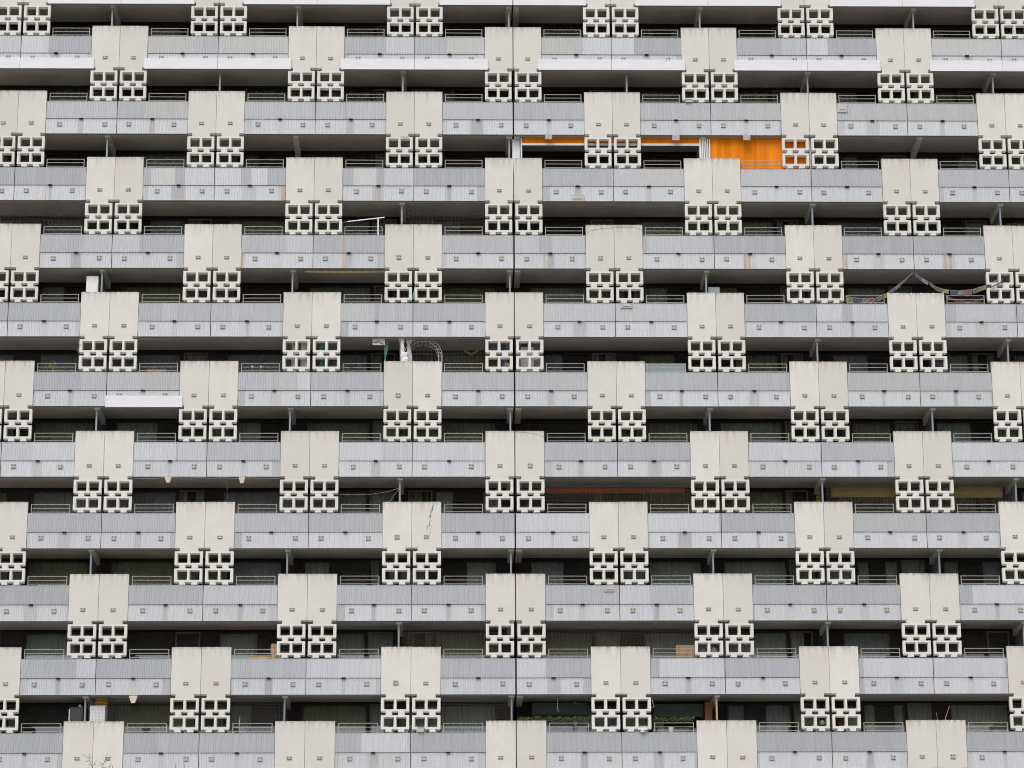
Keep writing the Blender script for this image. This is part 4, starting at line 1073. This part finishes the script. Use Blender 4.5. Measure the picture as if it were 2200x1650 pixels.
p = at(488, 1030, .6); q = at(488, 1075, .6); mb.tube([p, q], .003, 4)
single('fairy_lights', 'few tiny pale bulbs strung under a soffit between cream hoppers', 'lights', mb, M['cream'], tuple(p))
# soot splash on the panel is dirt on the building itself
for o in BLD[-1].children:
    if o.name.startswith('concrete_screen') and abs(o.location.x-11.-(-P)) < .05 and abs(o.location.z-rz(7)) < .02 and o.data is SCR[1]: SOOT = o
random.seed(21); mb = MB(); W0 = SOOT.location + Vector((-11., 0, 0))
for k in range(46):
    u = random.random()**.7; x = 931 - 14*u*random.uniform(.5, 1.5) + random.uniform(-2, 2); y = 1080+75*u; L_ = random.uniform(4, 13)*(1-u*.4)
    p, q = at(x, y, 0), at(x-L_*.22, y+L_, 0); w_ = random.uniform(.004, .016)*(1.1-u)
    y_ = -.0022-.00004*k
    mb.face([(p.x-W0.x-w_, y_, p.z-W0.z), ((p.x+q.x)/2-W0.x-w_*1.2, y_, (p.z+q.z)/2-W0.z), (q.x-W0.x, y_, q.z-W0.z), ((p.x+q.x)/2-W0.x+w_*1.2, y_, (p.z+q.z)/2-W0.z), (p.x-W0.x+w_, y_, p.z-W0.z)])
put('soot_stain', mb.mesh('soot_stain', M['soot']), SOOT)

# ------------------------------------------------------------------ bare tree in front, only its topmost twigs reach into the picture
TY = -9.
t = thing('bare_tree', 'bare leafless tree whose thin topmost twigs reach the bottom left edge', 'tree', (at(205, 1640, TY).x, TY, 0))
rnd = random.Random(5)
mb = MB(); base = Vector(t.location); trunk_top = base+Vector((.15, 0, 7.))
mb.tube([base, base+Vector((.04, .02, 2.5)), base+Vector((.1, 0, 5)), trunk_top], .19, 12, r2=.10); part('trunk', mb, M['bark'], t)
mb = MB()
def zp(zx, zy): return at(150+zx/7.333, 1560+zy/7.333, TY)
TW = [[(355,660),(300,510),(183,440)], [(300,510),(320,415)], [(300,510),(345,490)], [(305,545),(235,562)], [(350,600),(290,600)], [(355,655),(385,590),(437,525)], [(385,600),(435,618)], [(372,585),(345,570)],
      [(510,660),(545,560),(575,500),(595,430)], [(575,510),(670,487)], [(515,595),(460,567)], [(515,600),(460,625)], [(545,560),(583,590)], [(545,535),(525,532)], [(530,655),(630,635)], [(670,655),(683,615)], [(1668,655),(1668,580)], [(1805,655),(1797,570)]]
for grp in (TW[:8], TW[8:16], TW[16:17], TW[17:]):
    mb = MB()
    for pts in grp: mb.tube([zp(*q) for q in pts], .009, 5, r2=.004)
    part('twig', mb, M['bark'], t)
mb = MB()
def limb(a, b, r0, r1):
    m_ = a.lerp(b, .5)+Vector((rnd.uniform(-.15, .15), rnd.uniform(-.15, .15), rnd.uniform(-.05, .2))); mb.tube([a, m_, b], r0, 7, r2=r1)
    for k in range(5):
        p = a.lerp(b, .25+.15*k); q = p+Vector((rnd.uniform(-1.1, 1.1), rnd.uniform(-1.1, 1.1), rnd.uniform(.2, .9)))
        if q.z > 12.4: q.z = 12.4
        mb.tube([p, p.lerp(q, .5)+Vector((0, 0, .08)), q], r0*.3, 5, r2=.006)
for x, y in ((355, 660), (510, 660), (670, 655), (1668, 655), (1805, 655)): limb(trunk_top+Vector((0, 0, -rnd.random()*.8)), zp(x, y), .05, .010)
for k in range(7):
    an = k*.9; limb(trunk_top+Vector((0, 0, -rnd.random()*2.)), trunk_top+Vector((2.2*math.cos(an), 2.2*math.sin(an), rnd.uniform(1.5, 4.))), .06, .012)
part('branches', mb, M['bark'], t)
